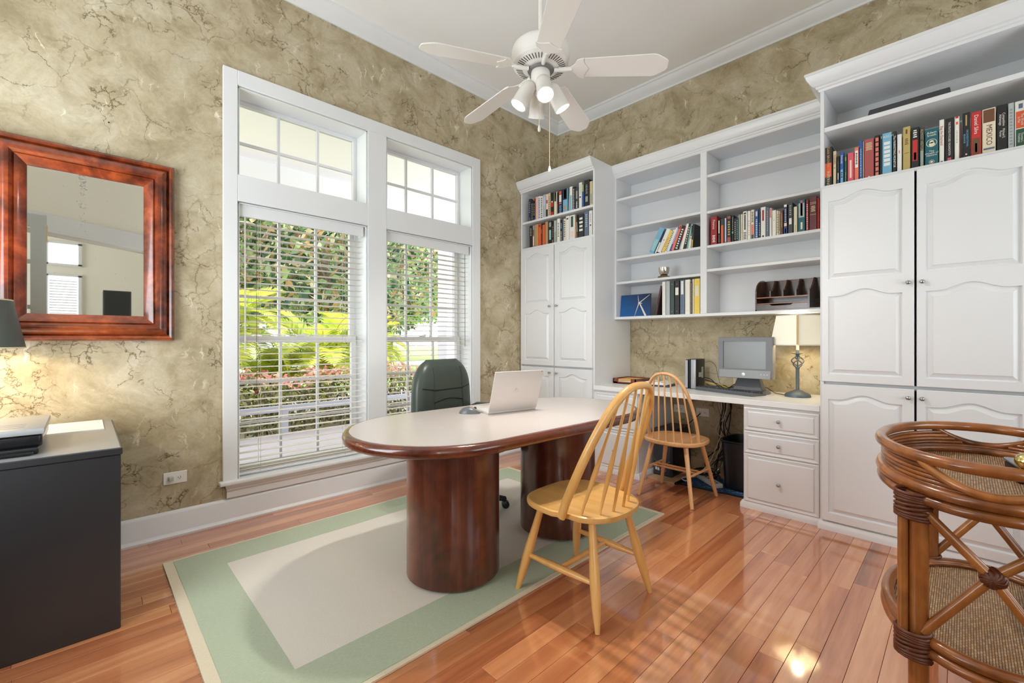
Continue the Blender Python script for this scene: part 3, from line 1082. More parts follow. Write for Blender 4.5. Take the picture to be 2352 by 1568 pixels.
# right tall cabinet
XR = 3.37
cabR = tall_cabinet('tall_cabinet', 'tall white cabinet nearest the rattan cart with open book shelf on top', XR, -0.262, 0.645, 0.195, 2.172, 2.542, 0.028, 0.02,
                    (3.68, 0.2, 0.0), [((XR, -0.30), (-1, 0)), ((XR, 0.645), (-1, 1)), ((WX - 0.3, 0.645), (0, 1))])
oR = Vector(cabR.location)
for k, (a, b) in enumerate(((-0.244, 0.190), (0.200, 0.635))):
    pa, pb = a + 0.045, b - 0.036
    if k == 1:
        pa, pb = 0.25, 0.60
    ky = b - 0.024 if k == 0 else a + 0.024
    raised_door(cabR, 'door', XR, a, b, 0.935, 2.155, [(pa, pb, 1.577, 2.062), (pa, pb, 0.982, 1.468)], 0.038, (ky, 1.52), off=oR)
    raised_door(cabR, 'door', XR, a, b, 0.062, 0.918, [(pa, pb, 0.112, 0.826)], 0.036, (ky, 0.869), off=oR)
PLP = [(0, 0), (0.018, 0), (0.018, 0.03), (0.008, 0.05), (0.0, 0.055)]
part('plinth', crown([((XR - 0.0, -0.28), (-1, 0)), ((XR - 0.0, 0.645), (-1, 0.6))], PLP), WHITE, cabR, smooth=30).location = -oR

# open bookcase between the tall cabinets
XB = 3.735
bk = thing('bookcase', 'wide white wall bookcase with two bays of shelves above the desk', 'bookcase', (3.88, 1.52, 1.39))
b = MB(bk)
xb1 = WX - 0.004
b.box(XB, xb1, 0.649, 0.68, 1.393, 2.885).box(XB, xb1, 2.381, 2.3965, 1.393, 2.885)
b.box(XB, xb1, 0.68, 2.381, 2.77, 2.885)
b.box(xb1 - 0.012, xb1, 0.68, 2.381, 1.418, 2.77)
part('body', b, WHITE, bk, 0.001)
part('divider', MB(bk).box(XB - 0.001, xb1 - 0.012, 1.507, 1.56, 1.418, 2.77), WHITE, bk, 0.002)
part('bottom_board', MB(bk).box(XB - 0.004, xb1, 0.649, 2.3965, 1.393, 1.418), WHITE, bk, 0.002)
for z in (2.569, 2.283, 1.985, 1.758):
    part('shelf', MB(bk).box(XB + 0.004, xb1 - 0.012, 1.56, 2.381, z - 0.022, z), WHITE, bk, 0.002)
for z in (2.575, 2.272, 1.985, 1.786):
    part('shelf', MB(bk).box(XB + 0.004, xb1 - 0.012, 0.68, 1.507, z - 0.022, z), WHITE, bk, 0.002)
c_ = crown([((XB, 0.655), (-0.75, 0)), ((XB, 2.3965), (-0.75, 0))], CAB_CP)
part('crown_molding', c_, WHITE, bk, smooth=25).location = -Vector(bk.location)

# desk: drawer units and the continuous worktop
XD = 3.40


def drawer_unit(label, ya, yb, toe):
    t = thing('drawer_cabinet', label, 'cabinet', (3.7, (ya + yb) / 2, 0), 0, 'desk drawer units')
    o = Vector(t.location)
    part('body', MB(t).box(XD, WX - 0.004, ya, yb, 0.0, 0.733), WHITE, t, 0.0015)
    for z0, z1, kz in ((0.556, 0.716, 0.64), (0.395, 0.549, 0.472), (0.050, 0.388, 0.213)):
        drawer_front(t, XD, ya + 0.006, yb - 0.006, z0, z1, kz, o)
    path = [((XD, ya), (-1, -1 if toe < 0 else 0)), ((XD, yb), (-1, 1 if toe > 0 else 0))]
    if toe > 0:
        path.append(((WX - 0.05, yb), (0, 1)))
    else:
        path.insert(0, ((WX - 0.05, ya), (0, -1)))
    part('plinth', crown(path, PLP), WHITE, t, smooth=30).location = -o
    return t


drawer_unit('white three-drawer desk unit beside the wastebasket', 0.648, 1.11, 1)
drawer_unit('white three-drawer desk unit behind the conference table', 1.945, 2.395, -1)
tag(part('desk_worktop', MB((3.7, 1.52, 0.735)).box(3.372, WX - 0.004, 0.647, 2.3955, 0.735, 0.775), mat('white_laminate', rgb(232, 232, 232), 0.3), None, 0.003),
    'long white built-in desk worktop under the bookcase', 'worktop')

# ------------------------------------------------------------------ books
PAGES = mat('book_pages', rgb(232, 222, 200), 0.8, vary=0.06, scale=300)
ORD = ['first', 'second', 'third', 'fourth', 'fifth', 'sixth', 'seventh', 'eighth', 'ninth', 'tenth', 'eleventh', 'twelfth', 'thirteenth', 'fourteenth',
       'fifteenth', 'sixteenth', 'seventeenth', 'eighteenth', 'nineteenth', 'twentieth', 'twenty-first', 'twenty-second', 'twenty-third', 'twenty-fourth',
       'twenty-fifth', 'twenty-sixth', 'twenty-seventh', 'twenty-eighth', 'twenty-ninth']
PAL = {
    'black': (28, 27, 28), 'navy': (34, 40, 74), 'white': (232, 230, 224), 'cream': (226, 216, 190), 'beige': (208, 190, 154), 'grey': (150, 152, 152),
    'red': (196, 40, 38), 'crimson': (150, 28, 36), 'maroon': (98, 34, 36), 'orange': (222, 96, 52), 'coral': (228, 120, 100), 'pink': (214, 84, 104),
    'rose': (168, 78, 78), 'tan': (192, 148, 100), 'brown': (110, 70, 46), 'gold': (186, 164, 100), 'green': (40, 84, 62), 'teal': (14, 94, 104), 'sage': (150, 164, 150),
    'blue': (34, 84, 160), 'sky': (120, 176, 206), 'slate': (92, 108, 132), 'lavender': (196, 198, 222), 'yellow': (234, 204, 84), 'charcoal': (58, 62, 64),
    'darkgreen': (54, 72, 72), 'silver': (178, 186, 186), 'pinkwhite': (238, 206, 196), 'darkbrown': (58, 34, 28), 'mint': (112, 168, 148), 'aqua': (150, 200, 206), 'ivory': (236, 232, 220)}
SAY = {'pinkwhite': 'pale pink', 'darkgreen': 'dark grey-green', 'darkbrown': 'dark brown', 'aqua': 'pale aqua', 'sky': 'light blue', 'slate': 'slate blue',
       'sage': 'grey-green', 'navy': 'navy blue', 'crimson': 'deep red', 'mint': 'mint green'}


def bmat(c):
    return mat('cover_' + c, rgb(*PAL[c]), 0.42, coat=0.2, coat_rough=0.25)


def text(parent, s, size, loc, mode, m, stretch=1.0):
    """flat lettering on a spine facing -x: mode 'down' reads top to bottom, 'flat' reads across"""
    cu = bpy.data.curves.new('lettering', 'FONT')
    cu.body = s
    cu.size = size
    cu.align_x = 'CENTER'
    cu.align_y = 'CENTER'
    cu.resolution_u = 2
    cu.space_line = 0.85
    cu.materials.append(m)
    o = bpy.data.objects.new('lettering', cu)
    COL.objects.link(o)
    o.parent = parent
    if mode == 'down':
        Mx = Matrix(((0, 0, -1), (0, -1, 0), (-1, 0, 0)))
    elif mode == 'flat':
        Mx = Matrix(((0, 0, -1), (-1, 0, 0), (0, 1, 0)))
    o.matrix_basis = Matrix.Translation(loc) @ Mx.to_4x4() @ Matrix.Diagonal((stretch, 1, 1, 1))
    return o


BOOKN = {}


def book(i, row, where, grp, x, yl, yr, z, h, c, bands=(), texts=(), depth=0.155, lean=0.0, extra='', kind='book'):
    """spine faces -x; yl>yr; bands (z0, z1 as fractions, colour, inset); texts (string, size, fraction, mode, colour)"""
    w_ = (yl - yr) - 0.0012
    look = SAY.get(c, c)
    size = 'slim ' if w_ < 0.02 else ('thick ' if w_ > 0.045 else '')
    lab = '%s%s %s%s, %s from the window side %s' % (size, look, kind, (' ' + extra) if extra else '', ORD[i], where)
    t = thing('binder' if kind == 'ring binder' else 'book', lab, 'binder' if kind == 'ring binder' else 'book', (x, (yl + yr) / 2, z), 0, grp)
    if lean:
        t.rotation_euler = (lean, 0, 0)
    hw = w_ / 2
    cov = MB()
    rd = min(0.004, hw * 0.5)
    # rounded spine and two boards as one shell
    sp = [(0.006, -hw), (0.0015, -hw + rd * 0.3), (0, -hw + rd), (0, hw - rd), (0.0015, hw - rd * 0.3), (0.006, hw)]
    outer = [(depth, -hw)] + sp + [(depth, hw), (depth, hw - 0.002), (0.008, hw - 0.002), (0.008, -hw + 0.002), (depth, -hw + 0.002)]
    cov.prism(outer, 0, h)
    cv = part('cover', cov, bmat(c), t)
    part('pages', MB().box(0.008, depth - 0.004, -hw + 0.002, hw - 0.002, 0.003, h - 0.003), PAGES, t)
    for bd in bands:
        z0, z1, bc = bd[0], bd[1], bd[2]
        ins = bd[3] if len(bd) > 3 else 0.0
        wdt = (hw - rd * 0.9) * (1 - ins)
        part('spine_print', MB().box(-0.0004, 0.0006, -wdt, wdt, h * z0, h * z1), bmat(bc), cv)
    for tx in texts:
        s, size_, fr, mode, tc = tx[:5]
        yo = tx[5] if len(tx) > 5 else 0.0
        text(cv, s, size_, (-0.0009, yo, h * fr), mode, bmat(tc), tx[6] if len(tx) > 6 else 1.0)
    return t


def bars(mb_c, fr0, fr1, n, ins=0.45):
    """rows of tiny print that cannot be read at this size"""
    out = []
    st = (fr1 - fr0) / n
    for k in range(n):
        out.append((fr0 + k * st, fr0 + k * st + st * 0.55, mb_c, ins + 0.12 * (k % 2)))
    return out


G = 'books on the shelf of the cabinet by the cart'
WH = 'above the cabinet by the cart'
RR = [  # yl, yr, height, colour, bands, texts
    (0.632, 0.588, 0.252, 'black', [(0.25, 0.6, 'orange', 0.0), (0.62, 0.98, 'darkbrown', 0.0)], [('DAN BROWN', 0.02, 0.75, 'down', 'gold'), ('INFERNO', 0.024, 0.2, 'down', 'beige')]),
    (0.585, 0.567, 0.218, 'beige', [(0.5, 0.52, 'brown', 0.2)], [('FLESHED', 0.015, 0.75, 'down', 'brown')]),
    (0.565, 0.550, 0.180, 'black', [(0.0, 0.16, 'blue', 0.0), (0.18, 0.42, 'white', 0.5)] + bars('slate', 0.5, 0.85, 6, 0.6), []),
    (0.549, 0.529, 0.203, 'blue', [(0.0, 0.45, 'sky', 0.0)] + bars('white', 0.2, 0.4, 3), [('Politically', 0.014, 0.76, 'down', 'white')]),
    (0.527, 0.513, 0.185, 'green', bars('gold', 0.08, 0.4, 6, 0.5), [('GOD', 0.011, 0.82, 'down', 'yellow')]),
    (0.511, 0.478, 0.183, 'pink', [(0.15, 0.75, 'cream', 0.62)], []),
    (0.477, 0.454, 0.208, 'coral', [(0.4, 0.9, 'white', 0.0)] + bars('blue', 0.5, 0.85, 7, 0.45), []),
    (0.453, 0.436, 0.239, 'blue', [(0.0, 0.05, 'sky', 0.1)] + bars('white', 0.1, 0.82, 16, 0.55), []),
    (0.435, 0.430, 0.233, 'cream', [], []),
    (0.429, 0.382, 0.240, 'rose', bars('beige', 0.72, 0.92, 6, 0.2) + [(0.03, 0.06, 'white', 0.8)], []),
    (0.380, 0.356, 0.249, 'black', [(0.03 + 0.118 * k, 0.115 + 0.118 * k, 'coral', 0.15) for k in range(8)], []),
    (0.354, 0.346, 0.248, 'charcoal', [], []),
    (0.345, 0.300, 0.248, 'sky', [(0.22 + 0.1 * k, 0.29 + 0.1 * k, 'white', 0.25) for k in range(6)], [('TASCH', 0.019, 0.91, 'flat', 'white')]),
    (0.298, 0.280, 0.245, 'black', [], [('The MARKETING MONITOR', 0.015, 0.52, 'down', 'white')]),
    (0.278, 0.256, 0.221, 'white', [(0.5, 0.58, 'rose', 0.8)], []),
    (0.253, 0.219, 0.254, 'gold', bars('brown', 0.6, 0.75, 4, 0.4) + [(0.4, 0.41, 'brown', 0.2), (0.84, 0.94, 'brown', 0.7)], []),
    (0.217, 0.182, 0.238, 'black', [(0.2, 0.7, 'red', 0.25), (0.22, 0.4, 'yellow', 0.6)] + bars('white', 0.76, 0.96, 4, 0.4), []),
    (0.181, 0.161, 0.231, 'charcoal', [(0.0, 0.42, 'sage', 0.0)], [('ALMOST HISTORY', 0.016, 0.66, 'down', 'gold')]),
    (0.159, 0.103, 0.207, 'teal', [], [('Adam\nSmith', 0.017, 0.86, 'flat', 'white'), ('The\nWealth of\nNations', 0.0135, 0.34, 'flat', 'white')]),
    (0.101, 0.080, 0.243, 'ivory', [(0.02, 0.06, 'blue', 0.3)], [('Bag the Elephant!', 0.0155, 0.63, 'down', 'crimson')]),
    (0.078, 0.043, 0.241, 'black', [(0.02, 0.10, 'pink', 0.45)], [('THE STRATEGY-FOCUSED ORGANIZATION', 0.0125, 0.53, 'down', 'white', 0.0, 0.75)]),
    (0.041, 0.021, 0.239, 'ivory', [(0.96, 1.0, 'red', 0.0), (0.82, 0.88, 'orange', 0.3)] + bars('grey', 0.4, 0.7, 8, 0.6), []),
    (0.019, 0.013, 0.203, 'maroon', [], []),
    (0.011, -0.019, 0.247, 'black', [(0.08, 0.11, 'cream', 0.7), (0.72, 0.95, 'gold', 0.75)], [('ORGANIZATIONAL', 0.0105, 0.44, 'down', 'sky', -0.004), ('BEHAVIOR', 0.0105, 0.44, 'down', 'sky', 0.007)]),
    (-0.021, -0.060, 0.238, 'red', [(0.06, 0.42, 'brown', 0.12), (0.1, 0.3, 'cream', 0.75)], [('Daniel Silva', 0.022, 0.72, 'down', 'white')]),
    (-0.062, -0.112, 0.239, 'cream', [(0.7, 0.98, 'brown', 0.02), (0.1, 0.14, 'slate', 0.05)], [('MEXICO', 0.03, 0.42, 'down', 'maroon', 0.0, 0.95)]),
    (-0.114, -0.152, 0.241, 'black', [], [('Competitive\nAdvantage', 0.0135, 0.68, 'down', 'white'), ('Michael E.\nPorter', 0.0125, 0.38, 'down', 'white')]),
    (-0.153, -0.175, 0.238, 'silver', bars('grey', 0.1, 0.9, 12, 0.3), []),
    (-0.176, -0.216, 0.237, 'white', [(0.42, 0.78, 'orange', 0.0), (0.02, 0.4, 'green', 0.0), (0.84, 0.94, 'slate', 0.55)], [('The World\nIs Flat', 0.013, 0.6, 'down', 'white'), ('Thomas L.\nFriedman', 0.012, 0.21, 'down', 'white')]),
]
for i, r in enumerate(RR):
    book(i, 'R', WH, G, 3.405, r[0], r[1], 2.172, r[2], r[3], r[4], r[5], 0.16)
# round portrait badge and seal on the teal spine
tb = [o for o in COL.objects if o.name.startswith('book') and o.get('label', '').startswith('thick teal')][0]
cvr = [c for c in tb.children if c.name.startswith('cover')][0]
part('portrait_badge', MB().lathe([(0.022, 0), (0.022, 0.0006), (0.0198, 0.0006), (0.0198, 0)], (0.0002, 0, 0.128), 24, (-1, 0, 0), False).lathe(
    [(0.0, 0.0006), (0.009, 0.0006), (0.009, 0)], (0.0002, 0, 0.134), 14, (-1, 0, 0)).lathe([(0.0, 0.0006), (0.0125, 0.0006), (0.0125, 0)], (0.0002, -0.001, 0.120), 14, (-1, 0, 0)), bmat('cream'), cvr)
part('seal', MB().lathe([(0.011, 0), (0.011, 0.0006), (0.0095, 0.0006), (0.0095, 0)], (0.0002, 0, 0.022), 20, (-1, 0, 0), False).lathe([(0, 0.0006), (0.006, 0.0006), (0.006, 0)], (0.0002, 0, 0.022), 12, (-1, 0, 0)), bmat('cream'), cvr)

G = 'books on the upper shelf of the corner cabinet'
WH = 'on the corner cabinet upper shelf'
L1 = [(3.28, 3.245, 0.248, 'navy', [(0.05, 0.2, 'slate', 0.4)] + bars('grey', 0.4, 0.9, 6, 0.5)), (3.242, 3.214, 0.234, 'black', bars('beige', 0.1, 0.85, 9, 0.5)),
      (3.212, 3.184, 0.24, 'black', [(0.9, 1.0, 'orange', 0.1), (0.06, 0.16, 'blue', 0.3)] + bars('beige', 0.25, 0.8, 7, 0.5)),
      (3.179, 3.146, 0.248, 'pinkwhite', [(0.0, 1.0, 'coral', 0.7)]), (3.14, 3.107, 0.246, 'white', bars('blue', 0.06, 0.94, 12, 0.3)),
      (3.104, 3.075, 0.24, 'white', bars('black', 0.05, 0.95, 11, 0.35)), (3.072, 3.034, 0.246, 'silver', [(0.55, 0.9, 'lavender', 0.1)]),
      (3.031, 3.001, 0.243, 'pinkwhite', [(0.0, 0.35, 'black', 0.0), (0.6, 0.75, 'rose', 0.2)]), (2.999, 2.969, 0.245, 'beige', bars('brown', 0.1, 0.9, 10, 0.45)),
      (2.967, 2.926, 0.243, 'black', [(0.0, 0.18, 'red', 0.0), (0.4, 0.58, 'red', 0.0), (0.58, 0.64, 'white', 0.5)]),
      (2.922, 2.885, 0.237, 'cream', [(0.6, 1.0, 'black', 0.25), (0.75, 0.95, 'gold', 0.6)]), (2.882, 2.866, 0.227, 'darkbrown', bars('coral', 0.1, 0.5, 6, 0.4)),
      (2.863, 2.813, 0.242, 'navy', [(0.82, 0.95, 'orange', 0.4), (0.5, 0.8, 'white', 0.35), (0.42, 0.47, 'coral', 0.3)] + bars('sky', 0.05, 0.38, 5, 0.4)),
      (2.806, 2.748, 0.241, 'sky', [(0.55, 1.0, 'black', 0.0), (0.6, 0.95, 'white', 0.55), (0.1, 0.3, 'tan', 0.6)]),
      (2.721, 2.687, 0.242, 'white', [(0.0, 0.65, 'sky', 0.25)]), (2.685, 2.654, 0.231, 'black', bars('white', 0.06, 0.94, 15, 0.55)),
      (2.652, 2.612, 0.215, 'charcoal', [(0.5, 0.85, 'grey', 0.4)] + bars('white', 0.1, 0.4, 4, 0.5)), (2.608, 2.571, 0.253, 'white', [(0.42, 0.48, 'navy', 0.4)] + bars('grey', 0.55, 0.95, 10, 0.6)),
      (2.568, 2.548, 0.226, 'blue', [(0.7, 1.0, 'yellow', 0.2)]), (2.545, 2.484, 0.26, 'black', [(0.2, 0.4, 'sage', 0.5)] + bars('sage', 0.5, 0.85, 6, 0.6)),
      (2.481, 2.444, 0.234, 'beige', [(0.1, 0.5, 'sage', 0.4)])]
for i, r in enumerate(L1):
    book(i, 'L', WH, G, 3.435, r[0], r[1], 2.459, r[2], r[3], r[4])
book(21, 'L', 'leaning on the corner cabinet upper shelf', G, 3.44, 2.743, 2.727, 2.4592, 0.225, 'sage', (), (), 0.15, R(3.5))
G = 'books on the lower shelf of the corner cabinet'
WH = 'on the corner cabinet lower shelf'
L2 = [(3.266, 3.223, 0.241, 'black', [(0.05, 0.5, 'darkbrown', 0.7)] + bars('beige', 0.55, 0.9, 5, 0.55)), (3.22, 3.193, 0.237, 'grey', [(0.1, 0.5, 'pinkwhite', 0.2), (0.55, 0.8, 'brown', 0.2)]),
      (3.19, 3.14, 0.241, 'tan', []), (3.137, 3.101, 0.238, 'orange', [(0.86, 0.95, 'crimson', 0.2)]), (3.098, 3.083, 0.234, 'darkbrown', [(0.1, 0.2, 'red', 0.3), (0.55, 0.75, 'gold', 0.4)]),
      (3.081, 3.045, 0.218, 'orange', []), (3.043, 2.998, 0.24, 'brown', [(0.0, 1.0, 'tan', 0.12)]), (2.996, 2.951, 0.238, 'black', [(0.2, 0.62, 'aqua', 0.35), (0.75, 0.95, 'sage', 0.2)]),
      (2.949, 2.928, 0.232, 'black', [(0.05, 0.18, 'coral', 0.3)] + bars('tan', 0.3, 0.8, 5, 0.4)), (2.925, 2.888, 0.232, 'sage', [(0.5, 1.0, 'silver', 0.2)]),
      (2.883, 2.843, 0.241, 'ivory', bars('black', 0.25, 0.85, 9, 0.6)), (2.84, 2.814, 0.225, 'black', bars('white', 0.08, 0.5, 6, 0.4) + [(0.6, 0.85, 'sky', 0.5)]),
      (2.812, 2.799, 0.223, 'slate', []), (2.797, 2.772, 0.226, 'cream', bars('black', 0.2, 0.95, 8, 0.3)), (2.77, 2.725, 0.245, 'white', [(0.86, 0.92, 'charcoal', 0.4)]),
      (2.722, 2.656, 0.242, 'white', [(0.52, 0.95, 'green', 0.5), (0.1, 0.35, 'pinkwhite', 0.3)]), (2.613, 2.549, 0.225, 'black', bars('white', 0.3, 0.95, 4, 0.25)),
      (2.544, 2.491, 0.243, 'slate', bars('silver', 0.4, 0.92, 7, 0.5)), (2.489, 2.449, 0.241, 'white', [(0.4, 0.46, 'black', 0.6)] + bars('crimson', 0.55, 0.9, 8, 0.75))]
for i, r in enumerate(L2):
    book(i, 'L', WH, G, 3.435, r[0], r[1], 2.176, r[2], r[3], r[4])
book(19, 'L', 'leaning on the corner cabinet lower shelf', G, 3.44, 2.633, 2.617, 2.1765, 0.235, 'charcoal', [(0.3, 0.7, 'white', 0.4)], (), 0.15, R(-3.6))
book(20, 'L', 'leaning on the corner cabinet lower shelf', G, 3.44, 2.652, 2.638, 2.1765, 0.225, 'tan', (), (), 0.15, R(-3.6))

G = 'books in the right bay of the bookcase'
WH = 'in the bookcase bay by the drawers'
B1 = [(1.485, 1.432, 0.236, 'crimson', bars('ivory', 0.1, 0.36, 5, 0.5), [('Finance', 0.026, 0.72, 'down', 'ivory')]), (1.425, 1.407, 0.198, 'black', [(0.45, 0.98, 'cream', 0.1)] + bars('grey', 0.1, 0.4, 4)),
      (1.405, 1.376, 0.203, 'charcoal', [(0.02, 0.75, 'orange', 0.2)]), (1.373, 1.358, 0.205, 'lavender', [(0.0, 0.06, 'red', 0.0)]), (1.356, 1.321, 0.222, 'black', [(0.88, 0.97, 'rose', 0.0), (0.02, 0.2, 'rose', 0.1)] + bars('gold', 0.28, 0.82, 6, 0.35)),
      (1.319, 1.3, 0.216, 'black', [(0.32, 0.4, 'mint', 0.0)] + bars('sage', 0.45, 0.95, 7, 0.4)), (1.298, 1.283, 0.186, 'charcoal', bars('cream', 0.1, 0.9, 9, 0.35)), (1.282, 1.269, 0.19, 'darkgreen', bars('aqua', 0.1, 0.95, 9, 0.3)),
      (1.267, 1.251, 0.212, 'sage', []), (1.249, 1.234, 0.212, 'cream', bars('rose', 0.3, 0.7, 6, 0.7)), (1.233, 1.201, 0.229, 'white', [(0.36, 0.88, 'black', 0.6), (0.9, 0.96, 'charcoal', 0.3)] + bars('black', 0.04, 0.3, 5, 0.2)),
      (1.199, 1.176, 0.226, 'ivory', bars('tan', 0.15, 0.7, 7, 0.6)), (1.174, 1.149, 0.23, 'cream', [(0.0, 0.16, 'charcoal', 0.0), (0.17, 0.5, 'coral', 0.1)] + bars('black', 0.58, 0.95, 7, 0.3)),
      (1.146, 1.12, 0.222, 'blue', [(0.78, 0.95, 'pinkwhite', 0.3)] + bars('white', 0.05, 0.7, 10, 0.4)), (1.118, 1.107, 0.211, 'charcoal', bars('cream', 0.1, 0.6, 6, 0.2)),
      (1.105, 1.069, 0.235, 'white', [(0.55, 0.9, 'crimson', 0.55), (0.02, 0.07, 'black', 0.5)]), (1.068, 1.045, 0.227, 'slate', bars('tan', 0.2, 0.9, 9, 0.5)), (1.044, 1.028, 0.218, 'white', [(0.66, 1.0, 'coral', 0.0)]),
      (1.026, 0.998, 0.194, 'ivory', [(0.6, 0.62, 'charcoal', 0.7)]), (0.996, 0.981, 0.187, 'cream', bars('brown', 0.1, 0.9, 8, 0.4)), (0.979, 0.969, 0.18, 'beige', bars('charcoal', 0.2, 0.9, 8, 0.4)),
      (0.968, 0.952, 0.183, 'brown', [(0.3, 0.9, 'tan', 0.5)]), (0.949, 0.923, 0.221, 'navy', [(0.02, 0.24, 'blue', 0.05), (0.27, 0.38, 'pinkwhite', 0.05), (0.92, 1.0, 'ivory', 0.0), (0.04, 0.2, 'pink', 0.5)] + bars('lavender', 0.42, 0.88, 8, 0.5)),
      (0.92, 0.888, 0.227, 'charcoal', [(0.3, 0.5, 'white', 0.3)] + bars('sage', 0.6, 0.95, 5, 0.5)), (0.884, 0.859, 0.192, 'cream', [(0.04, 0.3, 'gold', 0.75)]),
      (0.856, 0.81, 0.233, 'teal', [(0.45, 0.9, 'silver', 0.05), (0.5, 0.98, 'pink', 0.65), (0.08, 0.3, 'ivory', 0.7)]), (0.807, 0.788, 0.222, 'crimson', bars('white', 0.05, 0.9, 14, 0.4)),
      (0.786, 0.738, 0.241, 'maroon', [(0.78, 0.79, 'beige', 0.05), (0.82, 0.83, 'beige', 0.05), (0.46, 0.47, 'beige', 0.05)] + bars('beige', 0.56, 0.74, 4, 0.35)), (0.737, 0.727, 0.224, 'red', [])]
for i, r in enumerate(B1):
    book(i, 'B', WH, G, 3.758, r[0], r[1], 1.985, r[2], r[3], r[4], r[5] if len(r) > 5 else (), 0.16)

G = 'leaning books in the left bay of the bookcase'
WH = 'in the leaning bookcase row'
LB = [(0.050, 0.24, 'sky', [(0.1, 0.55, 'aqua', 0.1)]), (0.022, 0.205, 'navy', [(0.0, 0.5, 'ivory', 0.1)]), (0.040, 0.218, 'white', [(0.5, 0.55, 'black', 0.8)]),
      (0.026, 0.20, 'yellow', bars('coral', 0.25, 0.7, 6, 0.4)), (0.022, 0.20, 'ivory', bars('black', 0.05, 0.95, 12, 0.2)), (0.022, 0.212, 'white', []), (0.014, 0.22, 'blue', [(0.3, 0.9, 'lavender', 0.2)]),
      (0.026, 0.228, 'coral', [(0.85, 0.97, 'crimson', 0.4)]), (0.040, 0.215, 'black', bars('white', 0.05, 0.9, 9, 0.45)), (0.011, 0.20, 'pink', [(0.0, 0.4, 'sky', 0.0)]),
      (0.028, 0.222, 'ivory', []), (0.028, 0.218, 'black', bars('white', 0.2, 0.9, 8, 0.55)), (0.018, 0.212, 'mint', []), (0.024, 0.205, 'white', [(0.4, 0.46, 'gold', 0.0), (0.5, 0.95, 'navy', 0.4)]), (0.024, 0.205, 'black', [(0.0, 0.35, 'yellow', 0.5)])]
LEAN = [27, 26.5, 26, 25, 24.5, 23, 22, 21, 19.5, 18, 16, 13.5, 11, 8, 4]
yb_ = 2.045
for i, (w_, h, c, bd) in enumerate(LB):
    th = R(LEAN[i])
    run = w_ / math.cos(th)
    # lower window-side corner at yb_; the book tips toward the divider
    cy = yb_ - (w_ / 2) * math.cos(th)
    cz = 1.985 + (w_ / 2) * math.sin(th)
    t = book(i, 'B', WH, G, 3.758, cy + w_ / 2, cy - w_ / 2, 1.985, h, c, bd, (), 0.15, th)
    t.location.z = cz + 0.0005
    yb_ -= (run * 0.985 if i < 12 else run * 0.92)

G = 'binders in the lower left bay of the bookcase'
WH = 'on the lowest bookcase shelf'
BI = [(1.916, 1.882, 0.302, 'white', 'ring binder', []), (1.879, 1.842, 0.302, 'silver', 'ring binder', []), (1.839, 1.801, 0.301, 'darkgreen', 'ring binder', []),
      (1.798, 1.754, 0.299, 'black', 'ring binder', [(0.58, 0.8, 'ivory', 0.2)]), (1.749, 1.707, 0.302, 'slate', 'ring binder', [(0.58, 0.97, 'white', 0.35)]),
      (1.704, 1.659, 0.3, 'ivory', 'ring binder', []), (1.656, 1.641, 0.274, 'darkbrown', 'book', []), (1.638, 1.626, 0.3, 'white', 'book', []), (1.624, 1.573, 0.301, 'yellow', 'ring binder', [(0.5, 0.8, 'cream', 0.3)])]
for i, r in enumerate(BI):
    t = book(i + 1, 'B', WH, G, 3.758, r[0], r[1], 1.418, r[2], r[3], r[5], (), 0.2, 0.0, '', r[4])
    cv = t.children[0]
    if r[4] == 'ring binder':
        for fz in (0.1, 0.9):
            part('rivet', MB().lathe([(0.0, 0.0014), (0.0028, 0.001), (0.003, 0)], (-0.0002, 0, r[2] * fz), 10, (-1, 0, 0)), CHROME, cv)
    if r[3] == 'darkbrown':
        m_ = MB()
        for k in range(22):
            m_.box(-0.003, 0.002, -0.006, 0.006, 0.012 + k * 0.0118, 0.016 + k * 0.0118)
        part('spiral_binding', m_, bmat('beige'), cv)
t = book(0, 'B', 'on the lowest bookcase shelf', G, 3.758, 1.988, 1.966, 1.4184, 0.272, 'darkbrown', (), (), 0.2, R(11.5), 'leaning')
m_ = MB()
for k in range(20):
    m_.box(-0.003, 0.002, -0.008, 0.008, 0.014 + k * 0.0125, 0.018 + k * 0.0125)
part('spiral_binding', m_, bmat('maroon'), t.children[0])
t.location.z = 1.4184 + 0.0022

# ------------------------------------------------------------------ rug
def weave(name, c1, c2, sx, sy, bump=0.5):
    m, nt, p = new_mat(name)
    p.inputs['Roughness'].default_value = 0.95
    p.inputs['Specular IOR Level'].default_value = 0.1
    geo = N(nt, 'ShaderNodeNewGeometry')
    mp = N(nt, 'ShaderNodeMapping')
    mp.inputs['Scale'].default_value = (sx, sy, 1)
    L(nt, geo.outputs['Position'], mp.inputs['Vector'])
    n1 = N(nt, 'ShaderNodeTexNoise', Scale=1.0, Detail=2.0)
    L(nt, mp.outputs[0], n1.inputs['Vector'])
    mx = N(nt, 'ShaderNodeMix', data_type='RGBA')
    L(nt, n1.outputs['Fac'], mx.inputs[0])
    mx.inputs[6].default_value = c1
    mx.inputs[7].default_value = c2
    L(nt, mx.outputs[2], p.inputs['Base Color'])
    b = N(nt, 'ShaderNodeBump', Strength=bump, Distance=0.003)
    L(nt, n1.outputs['Fac'], b.inputs['Height'])
    L(nt, b.outputs['Normal'], p.inputs['Normal'])
    MATS[name] = m
    return m


rug = thing('area_rug', 'cream area rug with a wide sage green border under the table', 'rug', (1.575, 2.2, 0))
W1 = weave('rug_cream', rgb(240, 233, 222), rgb(222, 214, 203), 120, 420)
W2 = weave('rug_green', rgb(206, 213, 190), rgb(170, 184, 158), 60, 300, 0.8)
W3 = weave('rug_binding', rgb(238, 226, 202), rgb(220, 206, 180), 300, 80)


